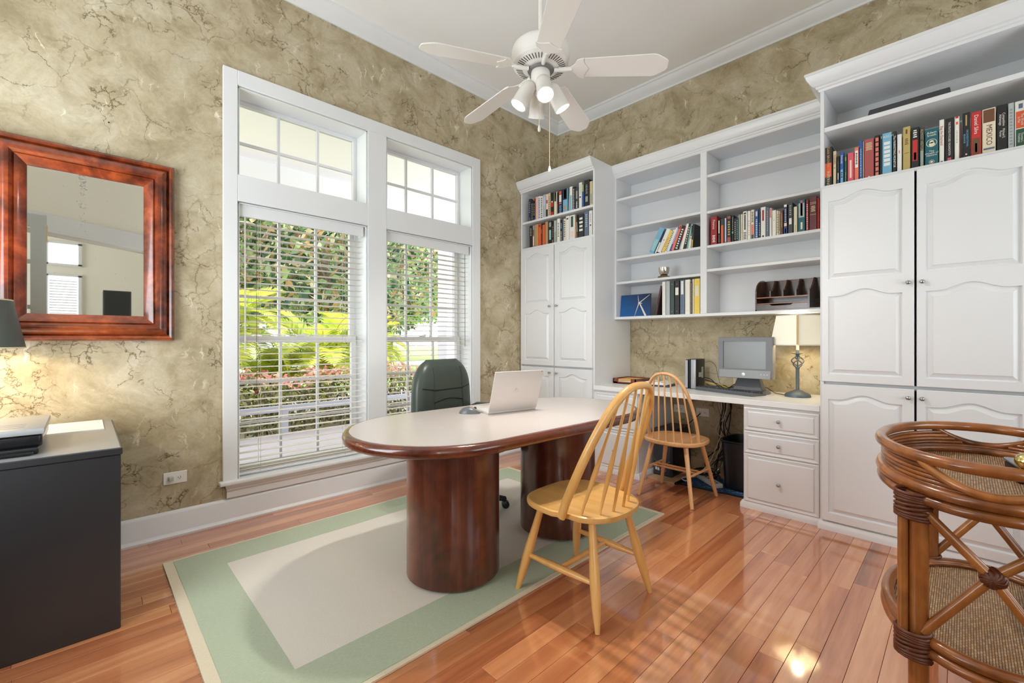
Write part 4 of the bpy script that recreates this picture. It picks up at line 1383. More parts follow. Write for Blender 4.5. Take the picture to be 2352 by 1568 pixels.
def frame_ring(mb, x0, x1, y0, y1, a, b, c, d, z0, z1):
    """rectangular ring: outer x0..y1, inner a..d"""
    mb.box(x0, a, y0, y1, z0, z1).box(b, x1, y0, y1, z0, z1).box(a, b, y0, c, z0, z1).box(a, b, d, y1, z0, z1)
    return mb


part('binding', frame_ring(MB(rug), 0.30, 2.85, 1.437, 2.975, 0.343, 2.808, 1.458, 2.955, 0.001, 0.009), W3, rug)
part('border', frame_ring(MB(rug), 0.343, 2.808, 1.458, 2.955, 0.545, 2.606, 1.682, 2.735, 0.001, 0.0115), W2, rug, label='sage green woven border')
part('field', MB(rug).box(0.545, 2.606, 1.682, 2.735, 0.001, 0.0105), W1, rug)
fr = MB(rug)
rg = random.Random(5)
for i in range(260):
    y_ = 1.44 + i * (1.53 / 260)
    for x_, s in ((0.302, -1), (2.848, 1)):
        l_ = rg.uniform(0.003, 0.012)
        dy = rg.uniform(-0.004, 0.004)
        fr.add([(x_, y_ - 0.0015, 0.006), (x_, y_ + 0.0015, 0.006), (x_ + s * l_, y_ + dy, 0.0015)], [(0, 1, 2)])
part('fringe', fr, W3, rug, kind='stuff')

# ------------------------------------------------------------------ conference table
TB = thing('conference_table', 'racetrack conference table with mahogany edge and two drum pedestals', 'table', (1.772, 1.832, 0.0115), -0.037)


def stadium(s, r, k=24):
    pts = []
    for i in range(k + 1):
        a = -PI / 2 + PI * i / k
        pts.append((s + r * math.cos(a), r * math.sin(a)))
    for i in range(k + 1):
        a = PI / 2 + PI * i / k
        pts.append((-s + r * math.cos(a), r * math.sin(a)))
    return pts


zt = 0.7535
S_, R_t = 0.476, 0.469
edge = MB()
rings = []
for d, z in ((0.055, zt - 0.052), (0.012, zt - 0.050), (0.004, zt - 0.044), (0.0, zt - 0.033), (0.0, zt - 0.022), (0.004, zt - 0.010), (0.012, zt - 0.002), (0.022, zt), (0.030, zt)):
    rings.append([(x_, y_, z) for x_, y_ in stadium(S_, R_t - d)])
edge.ring_loft(rings, caps=False)
part('edge_band', edge, MAHOGX, TB, smooth=50, label='glossy mahogany bullnose edge')
top = MB()
top.ring_loft([[(x_, y_, zt - 0.004) for x_, y_ in stadium(S_, R_t - 0.0302)], [(x_, y_, zt + 0.0004) for x_, y_ in stadium(S_, R_t - 0.0305)]])
part('table_top', top, mat('taupe_laminate', rgb(196, 186, 180), 0.26, vary=0.05, scale=90, coat=0.2, coat_rough=0.15), TB, label='taupe laminate writing surface')
under = MB()
under.ring_loft([[(x_, y_, zt - 0.055) for x_, y_ in stadium(S_, R_t - 0.05)], [(x_, y_, zt - 0.046) for x_, y_ in stadium(S_, R_t - 0.05)]])
part('underside', under, DARKWOOD, TB)
for s in (-1, 1):
    pd = part('pedestal', MB().lathe([(0.226, 0.012), (0.237, 0.014), (0.237, zt - 0.055)], (0.4 * s, 0, 0), 56), MAHOG, TB, smooth=50)
    m_ = MB()
    for q in range(5):
        a = q * 2 * PI / 5 + 0.4
        m_.lathe([(0.012, 0.0), (0.012, 0.013)], (0.4 * s + 0.2 * math.cos(a), 0.2 * math.sin(a), 0), 10)
    part('glides', m_, BLACKP, pd)

# ------------------------------------------------------------------ laptop and mouse
SILVER = mat('laptop_silver', rgb(214, 208, 204), 0.36, 0.25)
lp = thing('laptop', 'open silver laptop seen from behind on the conference table', 'laptop', (1.845, 1.893, 0.7655), -0.181)
part('base', MB().box(-0.172, 0.172, 0.0, 0.235, 0.0, 0.013), SILVER, lp, 0.003, 2, 40)
kb = MB()
for r_ in range(5):
    for c_i in range(13):
        kb.box(-0.15 + c_i * 0.0235, -0.13 + c_i * 0.0235, 0.04 + r_ * 0.021, 0.057 + r_ * 0.021, 0.0128, 0.0142)
part('keys', kb, mat('key_white', rgb(222, 220, 218), 0.5), lp, kind='stuff')
tl = R(18)
ex, ez = Vector((0, -math.sin(tl), math.cos(tl))), Vector((0, math.cos(tl), math.sin(tl)))
ld = part('lid', MB().obox(Vector((0, -0.004, 0.012)) + ex * 0.125, (1, 0, 0), ex, ez, 0.172, 0.125, 0.004), SILVER, lp, 0.003, 2, 40)
part('screen', MB().obox(Vector((0, -0.004, 0.012)) + ex * 0.127 + ez * 0.0043, (1, 0, 0), ex, ez, 0.16, 0.112, 0.0003), mat('screen_dark', rgb(30, 32, 36), 0.1), ld)
lg = MB()
for sx_ in (-1, 1):
    for sz_ in (-1, 1):
        lg.obox(Vector((0.0, -0.004, 0.012)) + ex * (0.135 + 0.0072 * sz_) + Vector((0.0072 * sx_, 0, 0)) - ez * 0.0042, (1, 0, 0), ex, ez, 0.0062, 0.0062, 0.0003)
part('logo_squares', lg, mat('polished_logo', rgb(214, 206, 202), 0.15, 0.8), ld)
part('camera_dot', MB().lathe([(0.0, 0.0008), (0.003, 0.0006), (0.003, 0)], Vector((0.158, -0.004, 0.012)) + ex * 0.243 - ez * 0.004, 10, -ez), BLACKP, ld)
ms = thing('computer_mouse', 'contoured grey and bronze wireless mouse beside the laptop', 'mouse', (1.628, 2.03, 0.7655), -0.85)
m_ = MB()
rings = []
for i in range(13):
    s = i / 12.0
    x_ = -0.062 + 0.124 * s
    w_ = 0.036 * (math.sin(PI * min(1, 0.06 + 0.92 * s)) ** 0.5)
    hgt = 0.042 * (math.sin(PI * min(1.0, 0.05 + s * 0.9)) ** 0.8) * (1.0 - 0.35 * s) * 1.15
    rings.append([(x_, w_ * math.cos(a), max(0.001, hgt * (math.sin(a) ** 0.7 if a < PI and math.sin(a) > 0 else 0))) for a in [PI * k / 10 for k in range(11)]])
m_.ring_loft(rings)
part('shell', m_, mat('mouse_grey', rgb(96, 98, 104), 0.3), ms, smooth=60)
m_ = MB()
rings = []
for i in range(8):
    s = 0.52 + 0.44 * i / 7
    x_ = -0.062 + 0.124 * s
    w_ = 0.030 * (math.sin(PI * min(1, 0.06 + 0.92 * s)) ** 0.5)
    hgt = 0.042 * (math.sin(PI * min(1.0, 0.05 + s * 0.9)) ** 0.8) * (1.0 - 0.35 * s) * 1.15 + 0.0012
    rings.append([(x_, w_ * math.cos(a), max(0.004, hgt * math.sin(a) ** 0.7)) for a in [PI * (0.18 + 0.64 * k / 8) for k in range(9)]])
m_.ring_loft(rings, caps=False)
part('button_plate', m_, mat('mouse_bronze', rgb(176, 158, 142), 0.3, 0.4), ms, smooth=60)
part('scroll_wheel', MB().lathe([(0.008, -0.004), (0.0095, 0), (0.008, 0.004)], (0.03, 0, 0.029), 14, (0, 1, 0)), BLACKP, ms, smooth=40)

# ------------------------------------------------------------------ windsor chairs
def superq(c, e):
    return math.copysign(abs(c) ** e, c)


def windsor(label, loc, rz, W, D, bow_h, m, spin, bulge, hstretch, group):
    """local: faces +y, seat top at 0.448"""
    t = thing('windsor_chair', label, 'chair', loc, rz, group)
    zs = 0.448
    out = []
    for k in range(56):
        a = 2 * PI * k / 56
        x_ = W * superq(math.cos(a), 0.8)
        y_ = D * superq(math.sin(a), 0.8)
        if bulge:
            if y_ > 0:
                x_ = W * 1.04 * superq(math.cos(a), 0.62)
                y_ = D * superq(math.sin(a), 0.66)
            else:
                x_ *= 0.99
            # waist where the bow is seated
            x_ *= 1 - 0.06 * math.exp(-((y_ + 0.075) / 0.035) ** 2)
        out.append((x_, y_))
    rings = []
    for sc_, z in ((0.90, zs - 0.034), (0.985, zs - 0.026), (1.0, zs - 0.016), (0.992, zs - 0.004), (0.965, zs)):
        rings.append([(x_ * sc_, y_ * sc_, z + (0.010 * max(0, y_ / D) ** 2 * 0 if bulge else 0)) for x_, y_ in out])
    sm = MB()
    sm.ring_loft(rings, caps=False)
    b0 = rings[0]
    sm.add(b0 + [(0, 0, zs - 0.036)], [((i + 1) % 56, i, 56) for i in range(56)])
    # dished seat surface with a low pommel at the front
    prev = rings[-1]
    for sc_ in (0.85, 0.65, 0.42, 0.2):
        cur = []
        for x_, y_ in out:
            dip = 0.013 * (1 - sc_ ** 2)
            pom = 0.011 * math.exp(-((x_ * sc_) / 0.035) ** 2) * max(0, (y_ * sc_) / D) if bulge else 0
            cur.append((x_ * sc_, y_ * sc_, zs - dip + pom))
        sm.ring_loft([prev, cur], caps=False)
        prev = cur
    sm.add(prev + [(0, 0, zs - 0.0132)], [(i, (i + 1) % 56, 56) for i in range(56)])
    part('seat', sm, MAPLE_Y if m is MAPLE else BEECH_Y, t, smooth=40)
    # bow
    yb0 = -0.05 * (1 if bulge else 1)
    slope = 0.44 if bulge else 0.30
    bw = W * (0.985 if bulge else 0.86)
    def bowp(s):
        a = PI * s
        hx = -bw * superq(math.cos(a), 0.72 if bulge else 0.8)
        hh = bow_h * (math.sin(a) ** 0.85 if 0 < s < 1 else 0)
        return Vector((hx, yb0 - 0.0 - slope * hh, zs + hh))
    pts = [bowp(i / 40) for i in range(41)]
    pts[0] = pts[0] + Vector((0, 0.004, -0.02))
    pts[-1] = pts[-1] + Vector((0, 0.004, -0.02))
    part('bow', MB().tube(pts, 0.0205 if bulge else 0.0155, 12, flat=0.72, up=(0, 1, 0.2)), m, t, smooth=50)
    # spindles
    n = len(spin)
    for sx_ in spin:
        yb_s = -D * 0.80 * math.sqrt(max(0.05, 1 - (sx_ / (W * 1.02)) ** 2)) + 0.004
        p0 = Vector((sx_, yb_s, zs - 0.012))
        # find bow point above with x near sx*0.72
        tx = sx_ * (0.66 if bulge else 0.74)
        best = min((bowp(0.12 + 0.76 * i / 200) for i in range(201)), key=lambda q: abs(q.x - tx))
        pp, rr = [], []
        for i in range(15):
            s = i / 14
            pp.append(p0.lerp(best, s))
            if bulge:
                rr.append(0.0062 + 0.0058 * math.exp(-((s - 0.36) / 0.16) ** 2))
            else:
                rr.append(0.0062)
        part('spindle', MB().tube(pp, rr, 8), m, t, smooth=50)
    # legs
    fx, fy, bx, by = (W * 0.98, D * 0.93, W * 0.92, -D * 0.93)
    feet = {'fl': (-fx, fy), 'fr': (fx, fy), 'bl': (-bx, by), 'br': (bx, by)}
    tops = {k: (v[0] * 0.62, v[1] * 0.62) for k, v in feet.items()}
    P = {}
    for k in feet:
        a, b = Vector((tops[k][0], tops[k][1], zs - 0.03)), Vector((feet[k][0], feet[k][1], 0.0))
        pp, rr = [], []
        for i in range(13):
            s = i / 12
            pp.append(a.lerp(b, s))
            if bulge:
                rr.append(0.0165 + 0.0062 * math.exp(-((s - 0.55) / 0.24) ** 2) - 0.0065 * max(0, s - 0.82) / 0.18)
            else:
                rr.append(0.0175 - 0.0045 * s)
        lg = part('leg', MB().tube(pp, rr, 12), m, t, smooth=50)
        P[k] = (a, b)
    at = lambda k, z: P[k][0].lerp(P[k][1], (P[k][0].z - z) / P[k][0].z)
    def rod(p, q, r0, r1, nm='stretcher'):
        pp = [p.lerp(q, i / 8) for i in range(9)]
        part(nm, MB().tube(pp, [r0 + (r1 - r0) * math.sin(PI * i / 8) for i in range(9)], 10), m, t, smooth=50)
    if hstretch:
        l0, l1 = at('fl', 0.175), at('bl', 0.175)
        r0_, r1_ = at('fr', 0.175), at('br', 0.175)
        rod(l0, l1, 0.009, 0.0165)
        rod(r0_, r1_, 0.009, 0.0165)
        rod(l0.lerp(l1, 0.5), r0_.lerp(r1_, 0.5), 0.0085, 0.0135)
    else:
        l0, l1 = at('fl', 0.21), at('bl', 0.21)
        r0_, r1_ = at('fr', 0.21), at('br', 0.21)
        rod(l0, l1, 0.0085, 0.0095)
        rod(r0_, r1_, 0.0085, 0.0095)
        rod(l0.lerp(l1, 0.42), r0_.lerp(r1_, 0.42), 0.0075, 0.0085)
        rod(l0.lerp(l1, 0.62), r0_.lerp(r1_, 0.62), 0.0075, 0.0085)
    return t


MAPLE_Y = wood('honey_maple_seat', [(0.1, rgb(198, 140, 70)), (0.5, rgb(224, 172, 100)), (0.9, rgb(238, 194, 126))], 'Y', 20, 0.06, 0.34, 0.35, 0.15, 0.1)
BEECH_Y = wood('pale_beech_seat', [(0.1, rgb(190, 132, 80)), (0.5, rgb(220, 166, 112)), (0.9, rgb(236, 190, 142))], 'X', 20, 0.06, 0.38, 0.25, 0.2, 0.1)
windsor('honey maple bow-back windsor chair with shaped spindles pulled up to the table', (1.712, 1.268, 0.0), 0.0, 0.232, 0.242, 0.555, MAPLE,
        (-0.185, -0.115, -0.04, 0.04, 0.115, 0.185), True, True, 'wooden windsor chairs')
windsor('paler bow-back windsor chair with straight spindles at the built-in desk', (3.275, 1.552, 0.0), -PI / 2, 0.228, 0.215, 0.50, BEECH,
        (-0.17, -0.115, -0.06, 0.0, 0.06, 0.115, 0.17), False, False, 'wooden windsor chairs')

# ------------------------------------------------------------------ leather office chair behind the table
oc = thing('office_chair', 'dark green leather office chair behind the conference table', 'chair', (1.905, 2.50, 0.0), R(188))
LEATH = mat('green_leather', rgb(62, 71, 64), 0.34, vary=0.12, scale=40, bump=0.15, bscale=500)
LEATH2 = mat('dark_leather_seam', rgb(20, 22, 20), 0.5)
# local: faces +y (toward the table after the turn); back at -y


def cushion(w, h, d, cx, cy, cz, pw=0.45):
    """upright pad: width along x, height along z, thickness along y"""
    mb = MB()
    rings = []
    K = 20
    for i in range(K + 1):
        v = -1 + 2 * i / K
        zz = cz + v * h / 2
        wf = (1 - abs(v) ** (4 if v > 0 else 10) * 0.42) * (1.0 - 0.10 * (v + 1) / 2)
        df = max(0.05, (1 - abs(v) ** 4) ** 0.5)
        ring = []
        for k in range(32):
            a = 2 * PI * k / 32
            ring.append((cx + w / 2 * wf * superq(math.cos(a), pw), cy + d / 2 * df * superq(math.sin(a), 0.7) - 0.05 * (zz - cz) * 0.6, zz))
        rings.append(ring)
    mb.ring_loft(rings)
    return mb


bkp = part('backrest', cushion(0.565, 0.60, 0.14, 0, -0.17, 0.755), LEATH, oc, smooth=60)
# stitched seams lie proud of the leather face
def face_y(x_, z_):
    v = (z_ - 0.755) / 0.30
    df = max(0.05, (1 - abs(v) ** 4) ** 0.5)
    wf = (1 - abs(v) ** (4 if v > 0 else 10) * 0.42) * (1.0 - 0.10 * (v + 1) / 2)
    q = min(1, abs(x_) / (0.2825 * wf))
    cosa = q ** (1 / 0.45)
    sina = math.sqrt(max(0, 1 - cosa ** 2)) ** 0.7
    return -0.17 + 0.07 * df * sina - 0.05 * (z_ - 0.755) * 0.6


sm_ = MB()
for sgn in (-1, 1):
    sm_.tube([(sgn * (0.135 + 0.03 * (1 - (z_ - 0.5) / 0.5) * 0.4), face_y(sgn * 0.14, z_) + 0.0005, z_) for z_ in [0.5 + 0.05 * i for i in range(11)]], 0.0034, 6)
    sm_.tube([(sgn * (0.145 + 0.012 * i), face_y(sgn * (0.145 + 0.012 * i), 0.845 + 0.002 * i) + 0.0005, 0.845 + 0.002 * i) for i in range(8)], 0.0034, 6)
sm_.tube([(-0.145 + 0.029 * i, face_y(0, 0.845) + 0.0005, 0.842) for i in range(11)], 0.0036, 6)
sm_.tube([(-0.145 + 0.029 * i, face_y(0, 0.77) + 0.0008, 0.755 + 0.022 * math.sin(PI * i / 10)) for i in range(11)], 0.0034, 6)
part('seams', sm_, LEATH2, bkp)
st = MB()
rings = []
for d, z in ((0.03, 0.43), (0.0, 0.45), (0.0, 0.49), (0.03, 0.52), (0.10, 0.532)):
    rings.append([((0.255 - d) * superq(math.cos(2 * PI * k / 32), 0.5), 0.10 + (0.25 - d) * superq(math.sin(2 * PI * k / 32), 0.5), z) for k in range(32)])
st.ring_loft(rings)
part('seat', st, LEATH, oc, smooth=60)
for s in (-1, 1):
    ar = part('armrest', MB().tube([(s * 0.27, -0.16, 0.66), (s * 0.285, -0.08, 0.69), (s * 0.285, 0.08, 0.695), (s * 0.285, 0.2, 0.675), (s * 0.28, 0.24, 0.64)], [0.022, 0.03, 0.032, 0.03, 0.02], 10, flat=1.1), LEATH, oc, smooth=60)
    part('arm_support', MB().tube([(s * 0.25, 0.05, 0.45), (s * 0.285, 0.06, 0.5), (s * 0.287, 0.07, 0.67)], 0.016, 8), BLACKP, ar, smooth=60)
part('gas_lift', MB().lathe([(0.04, 0.09), (0.04, 0.1), (0.026, 0.11), (0.026, 0.3), (0.02, 0.3), (0.02, 0.43)], (0, 0.08, 0), 16), BLACKP, oc, smooth=40)
bs = MB()
for k in range(5):
    a = 2 * PI * k / 5 + 1.12
    bs.tube([(0, 0.08, 0.10), (0.16 * math.cos(a), 0.08 + 0.16 * math.sin(a), 0.095), (0.27 * math.cos(a), 0.08 + 0.27 * math.sin(a), 0.075)], [0.032, 0.026, 0.018], 8)
part('star_base', bs, BLACKP, oc, smooth=50)
for k in range(5):
    a = 2 * PI * k / 5 + 1.12
    c_ = Vector((0.27 * math.cos(a), 0.08 + 0.27 * math.sin(a), 0.0375))
    part('caster', MB().lathe([(0.02, -0.022), (0.026, -0.018), (0.026, -0.004), (0.018, 0), (0.026, 0.004), (0.026, 0.018), (0.02, 0.022)], c_, 16, (-math.sin(a), math.cos(a), 0)).cyl(c_, c_ + Vector((0, 0, 0.045)), 0.008), BLACKP, oc, smooth=40)

# ------------------------------------------------------------------ rattan cart
ct = thing('rattan_cart', 'oval two-tier rattan serving cart with bound joints and handles', 'cart', (2.0, -0.05, 0.0))


def ell(a, b, z, n=64, a0=0.0, a1=2 * PI):
    return [(a * math.cos(a0 + (a1 - a0) * k / n), b * math.sin(a0 + (a1 - a0) * k / n), z) for k in range(n)]


CA, CB = 0.385, 0.252
for a, b, z, r in ((CA, CB, 0.872, 0.0165), (CA - 0.002, CB - 0.002, 0.786, 0.0165), (CA - 0.004, CB - 0.004, 0.755, 0.0155)):
    part('rim_ring', MB().tube(ell(a, b, z), r, 12, closed=True), RATTAN, ct, smooth=60)
# thin canes between the rings; the end canes stop at the handle openings
for i, z in enumerate((0.8475, 0.8355, 0.8235, 0.8115, 0.8005)):
    gap = (0.5 - 0.085 * i) if i < 4 else 0.0
    if gap > 0.02:
        for c0 in (0, PI):
            n = 40
            pp = [((CA - 0.006) * math.cos(t_), (CB - 0.006) * math.sin(t_), z) for t_ in [c0 + gap + (PI - 2 * gap) * k / n for k in range(n + 1)]]
            part('side_cane', MB().tube(pp, 0.0066, 7), RATTAN, ct, smooth=60)
    else:
        part('side_cane', MB().tube(ell(CA - 0.006, CB - 0.006, z), 0.0066, 7, closed=True), RATTAN, ct, smooth=60)
for c0 in (0, PI):
    pp = []
    for k in range(25):
        u = -1 + 2 * k / 24
        t_ = c0 + u * 0.56
        pp.append(((CA + 0.002) * math.cos(t_), (CB + 0.002) * math.sin(t_), 0.864 - 0.056 * math.cos(u * PI / 2) ** 0.9))
    part('handle_cane', MB().tube(pp, 0.0115, 10), RATTAN, ct, smooth=60)


def wicker():
    m, nt, p = new_mat('woven_wicker')
    p.inputs['Roughness'].default_value = 0.55
    geo = N(nt, 'ShaderNodeNewGeometry')
    cr = N(nt, 'ShaderNodeTexBrick', offset=0.5, Scale=1.0)
    mp = N(nt, 'ShaderNodeMapping')
    mp.inputs['Rotation'].default_value = (0, 0, 0.0)
    L(nt, geo.outputs['Position'], mp.inputs['Vector'])
    L(nt, mp.outputs[0], cr.inputs['Vector'])
    cr.inputs['Color1'].default_value = rgb(196, 162, 124)
    cr.inputs['Color2'].default_value = rgb(160, 120, 82)
    cr.inputs['Mortar'].default_value = rgb(70, 46, 30)
    cr.inputs['Brick Width'].default_value = 0.016
    cr.inputs['Row Height'].default_value = 0.0056
    cr.inputs['Mortar Size'].default_value = 0.0007
    n1 = N(nt, 'ShaderNodeTexNoise', Scale=14.0, Detail=3.0)
    L(nt, geo.outputs['Position'], n1.inputs['Vector'])
    mx = N(nt, 'ShaderNodeMix', data_type='RGBA', blend_type='MULTIPLY')
    mx.inputs[0].default_value = 0.6
    L(nt, cr.outputs['Color'], mx.inputs[6])
    mr = N(nt, 'ShaderNodeMapRange')
    mr.inputs['To Min'].default_value = 0.5
    mr.inputs['To Max'].default_value = 1.3
    L(nt, n1.outputs['Fac'], mr.inputs['Value'])
    L(nt, mr.outputs[0], mx.inputs[7])
    L(nt, mx.outputs[2], p.inputs['Base Color'])
    b = N(nt, 'ShaderNodeBump', Strength=0.7, Distance=0.002)
    L(nt, cr.outputs['Fac'], b.inputs['Height'])
    b.invert = True
    L(nt, b.outputs['Normal'], p.inputs['Normal'])
    return m


WICK = wicker()
for z, k in ((0.776, 1.0), (0.352, 0.93)):
    m_ = MB()
    m_.ring_loft([ell((CA - 0.014) * k, (CB - 0.014) * k, z - 0.006), ell((CA - 0.014) * k, (CB - 0.014) * k, z)])
    part('woven_tray' if k == 1.0 else 'woven_shelf', m_, WICK, ct)
for a, b, z, r in ((CA * 0.94, CB * 0.94, 0.362, 0.0155), (CA * 0.95, CB * 0.95, 0.333, 0.0145)):
    part('shelf_ring', MB().tube(ell(a, b, z), r, 12, closed=True), RATTAN, ct, smooth=60)
part('shelf_ring', MB().tube(ell(CA * 0.90, CB * 0.89, 0.362), 0.006, 8, closed=True), RATTAN, ct, smooth=60)
LG = {}
for sx_ in (-1, 1):
    for sy_ in (-1, 1):
        x_, y_ = sx_ * 0.312, sy_ * 0.142
        LG[(sx_, sy_)] = (x_, y_)
        lg = part('leg', MB().tube([(x_, y_, 0.0), (x_, y_, 0.02), (x_, y_, 0.4), (x_, y_, 0.76)], [0.018, 0.0225, 0.0225, 0.0225], 12), RATTAN, ct, smooth=60)
        part('leg_companion', MB().tube([(x_ + sx_ * 0.012, y_ + sy_ * 0.032, 0.34), (x_ + sx_ * 0.012, y_ + sy_ * 0.032, 0.76)], 0.0125, 9), RATTAN, lg, smooth=60)
        part('foot_cap', MB().lathe([(0.02, 0.0), (0.023, 0.004), (0.023, 0.018), (0.019, 0.02)], (x_, y_, 0), 14), mat('white_glide', rgb(228, 224, 216), 0.5), lg)
        for z in (0.345, 0.735):
            m_ = MB()
            for q in range(9):
                zz = z - 0.036 + q * 0.009
                m_.tube([(x_ + sx_ * 0.004 + 0.0285 * math.cos(2 * PI * k / 16), y_ + sy_ * 0.011 + 0.038 * math.sin(2 * PI * k / 16), zz + 0.004 * math.sin(2 * PI * k / 16 + q)) for k in range(16)], 0.0052, 6, closed=True)
            part('joint_binding', m_, BINDING, lg, smooth=60)
for sx_ in (-1, 1):
    x_ = sx_ * 0.322
    zc = 0.585
    for sy_ in (-1, 1):
        part('cross_brace', MB().tube([(x_, sy_ * 0.132, 0.725), (x_ + sx_ * (0.006 * sy_), 0, zc), (x_, -sy_ * 0.132, 0.385)], 0.0128, 10), RATTAN, ct, smooth=60)
    m_ = MB()
    for q in range(6):
        an = q * PI / 6 + 0.3
        dr = Vector((0, math.cos(an), math.sin(an)))
        nr = Vector((1, 0, 0))
        m_.tube([Vector((x_, 0, zc)) + dr * (0.022 * math.cos(2 * PI * k / 14)) + nr * (0.021 * math.sin(2 * PI * k / 14)) + dr.cross(nr) * (0.009 * math.sin(4 * PI * k / 14)) for k in range(14)], 0.006, 6, closed=True)
    part('cross_binding', m_, BINDING, ct, smooth=60)
# things on the cart tray
dv = thing('handheld_device', 'silver and black handheld device lying on the rattan tray', 'device', (2.03, -0.155, 0.777), R(12))
part('body', MB().box(-0.055, 0.055, -0.12, 0.06, 0.0, 0.045), BLACKP, dv, 0.006, 2, 40)
pl = part('top_plate', MB().obox((0, -0.03, 0.05), (1, 0, 0), (0, 1, 0.0), (0, 0.0, 1), 0.056, 0.092, 0.005), mat('device_silver', rgb(140, 152, 160), 0.3, 0.6), dv, 0.003)
part('display', MB().box(-0.03, -0.01, -0.08, 0.02, 0.0549, 0.0556), mat('device_lcd', rgb(26, 34, 48), 0.15), pl)
part('sticker', MB().box(0.012, 0.036, -0.05, 0.03, 0.0549, 0.0556), mat('device_sticker', rgb(206, 198, 190), 0.5), pl)
text_m = mat('sticker_print', rgb(40, 30, 28), 0.5)
cu = bpy.data.curves.new('lettering', 'FONT')
cu.body = 'ESY'
cu.size = 0.026
cu.align_x = 'CENTER'
cu.align_y = 'CENTER'
cu.materials.append(text_m)
to = bpy.data.objects.new('lettering', cu)
COL.objects.link(to)
to.parent = pl
to.location = (0.024, -0.01, 0.0562)
to.rotation_euler = (0, 0, R(90))
bb = thing('brass_ball', 'polished brass ball knob at the near cart handle', 'ornament', (1.632, -0.104, 0.884))
part('ball', MB().sphere((0, 0, 0.021), 0.021, n=20, m=12), mat('polished_brass', rgb(226, 206, 140), 0.16, 1.0), bb, smooth=80)
part('collar', MB().lathe([(0.011, -0.003), (0.013, 0.0), (0.010, 0.004)], (0, 0, 0.001), 14), MATS['polished_brass'], bb, smooth=50)

# ------------------------------------------------------------------ ceiling fan with four spot lamps
FANW = mat('fan_white', rgb(232, 229, 224), 0.35, coat=0.2)
FX, FY = 1.775, 1.604
fan = thing('ceiling_fan', 'white five-blade ceiling fan with four lamp cups over the table', 'ceiling fan', (FX, FY, 2.66))
part('ceiling_canopy', MB().lathe([(0.075, 1.049), (0.075, 1.02), (0.06, 0.98), (0.02, 0.965)], (0, 0, 0), 24), FANW, fan, smooth=40)
part('downrod', MB().cyl((0, 0, 0.10), (0, 0, 0.98), 0.0125, n=12), FANW, fan, smooth=50)
mh = part('motor_housing', MB().lathe([(0.02, 0.155), (0.04, 0.145), (0.10, 0.132), (0.136, 0.124), (0.150, 0.112), (0.156, 0.095), (0.157, 0.065), (0.153, 0.045), (0.151, 0.042), (0.149, 0.022), (0.138, 0.012), (0.07, 0.0), (0.06, -0.003), (0.055, -0.012), (0.0, -0.012)], (0, 0, 0), 40), FANW, fan, smooth=40)
vs_ = MB()
for k in range(48):
    a = 2 * PI * k / 48
    d, q = Vector((math.cos(a), math.sin(a), 0)), Vector((-math.sin(a), math.cos(a), 0))
    vs_.obox(d * 0.116 + Vector((0, 0, 0.0075)), (d + Vector((0, 0, 0.176))).normalized(), q, (0, 0, 1), 0.017, 0.0017, 0.0012)
part('vent_slots', vs_, mat('vent_dark', rgb(62, 60, 58), 0.7), mh, label='dark radial vent slots')
part('rotor_ring', MB().lathe([(0.066, -0.001), (0.072, -0.006), (0.066, -0.013), (0.056, -0.013)], (0, 0, 0), 32), mat('rotor_grey', rgb(120, 118, 114), 0.5), mh, smooth=40)
blade_me = None
for k in range(5):
    az = 2.80 - k * 2 * PI / 5
    u = Vector((math.cos(az), math.sin(az), -0.085)).normalized()
    s0 = Vector((-math.sin(az), math.cos(az), 0))
    up = u.cross(s0)
    if up.z < 0:
        up = -up
    pt = R(-12)
    s = (s0 * math.cos(pt) + up * math.sin(pt)).normalized()
    nn = u.cross(s)
    if nn.z < 0:
        nn = -nn
    base = Vector((0, 0, 0.004))
    prof = [(0.205, -0.054), (0.22, -0.060), (0.585, -0.071), (0.605, -0.066), (0.650, -0.036), (0.660, -0.022), (0.660, 0.022), (0.650, 0.036), (0.605, 0.066), (0.585, 0.071), (0.22, 0.060), (0.205, 0.054)]
    mb = MB()
    v0 = [base + u * r_ + s * w_ + nn * 0.003 for r_, w_ in prof]
    v1 = [base + u * r_ + s * w_ - nn * 0.003 for r_, w_ in prof]
    mb.ring_loft([v1, v0])
    bl_ = part('blade', mb, FANW, fan, 0.0015)
    # blade iron: flat ornate bracket under the blade
    ir = MB()
    ip = [(0.10, -0.014), (0.16, -0.012), (0.185, -0.03), (0.20, -0.058), (0.235, -0.068), (0.232, -0.05), (0.238, -0.03), (0.25, -0.012), (0.258, 0.0), (0.25, 0.012), (0.238, 0.03), (0.232, 0.05), (0.235, 0.068), (0.20, 0.058), (0.185, 0.03), (0.16, 0.012), (0.10, 0.014)]
    rr = []
    for z_ in (-0.0035, -0.0085):
        rr.append([base + u * r_ + s * w_ + nn * z_ for r_, w_ in ip])
    ir.ring_loft(rr)
    ir.tube([Vector((0.075 * math.cos(az), 0.075 * math.sin(az), -0.01)), base + u * 0.125 + nn * -0.012, base + u * 0.17 + nn * -0.008], [0.011, 0.010, 0.008], 8)
    io = part('blade_iron', ir, FANW, bl_, 0.001)
kit = part('light_kit', MB().lathe([(0.05, -0.012), (0.052, -0.02), (0.052, -0.07), (0.046, -0.085), (0.03, -0.10), (0.028, -0.135), (0.012, -0.15), (0.0, -0.152)], (0, 0, 0), 24), FANW, fan, smooth=40)
BULB = mat('lit_bulb', rgb(255, 250, 240), 0.4, emit=(1.0, 0.93, 0.80, 1), estr=9.0)
toward = math.atan2(-math.sin(AZ), -math.cos(AZ))
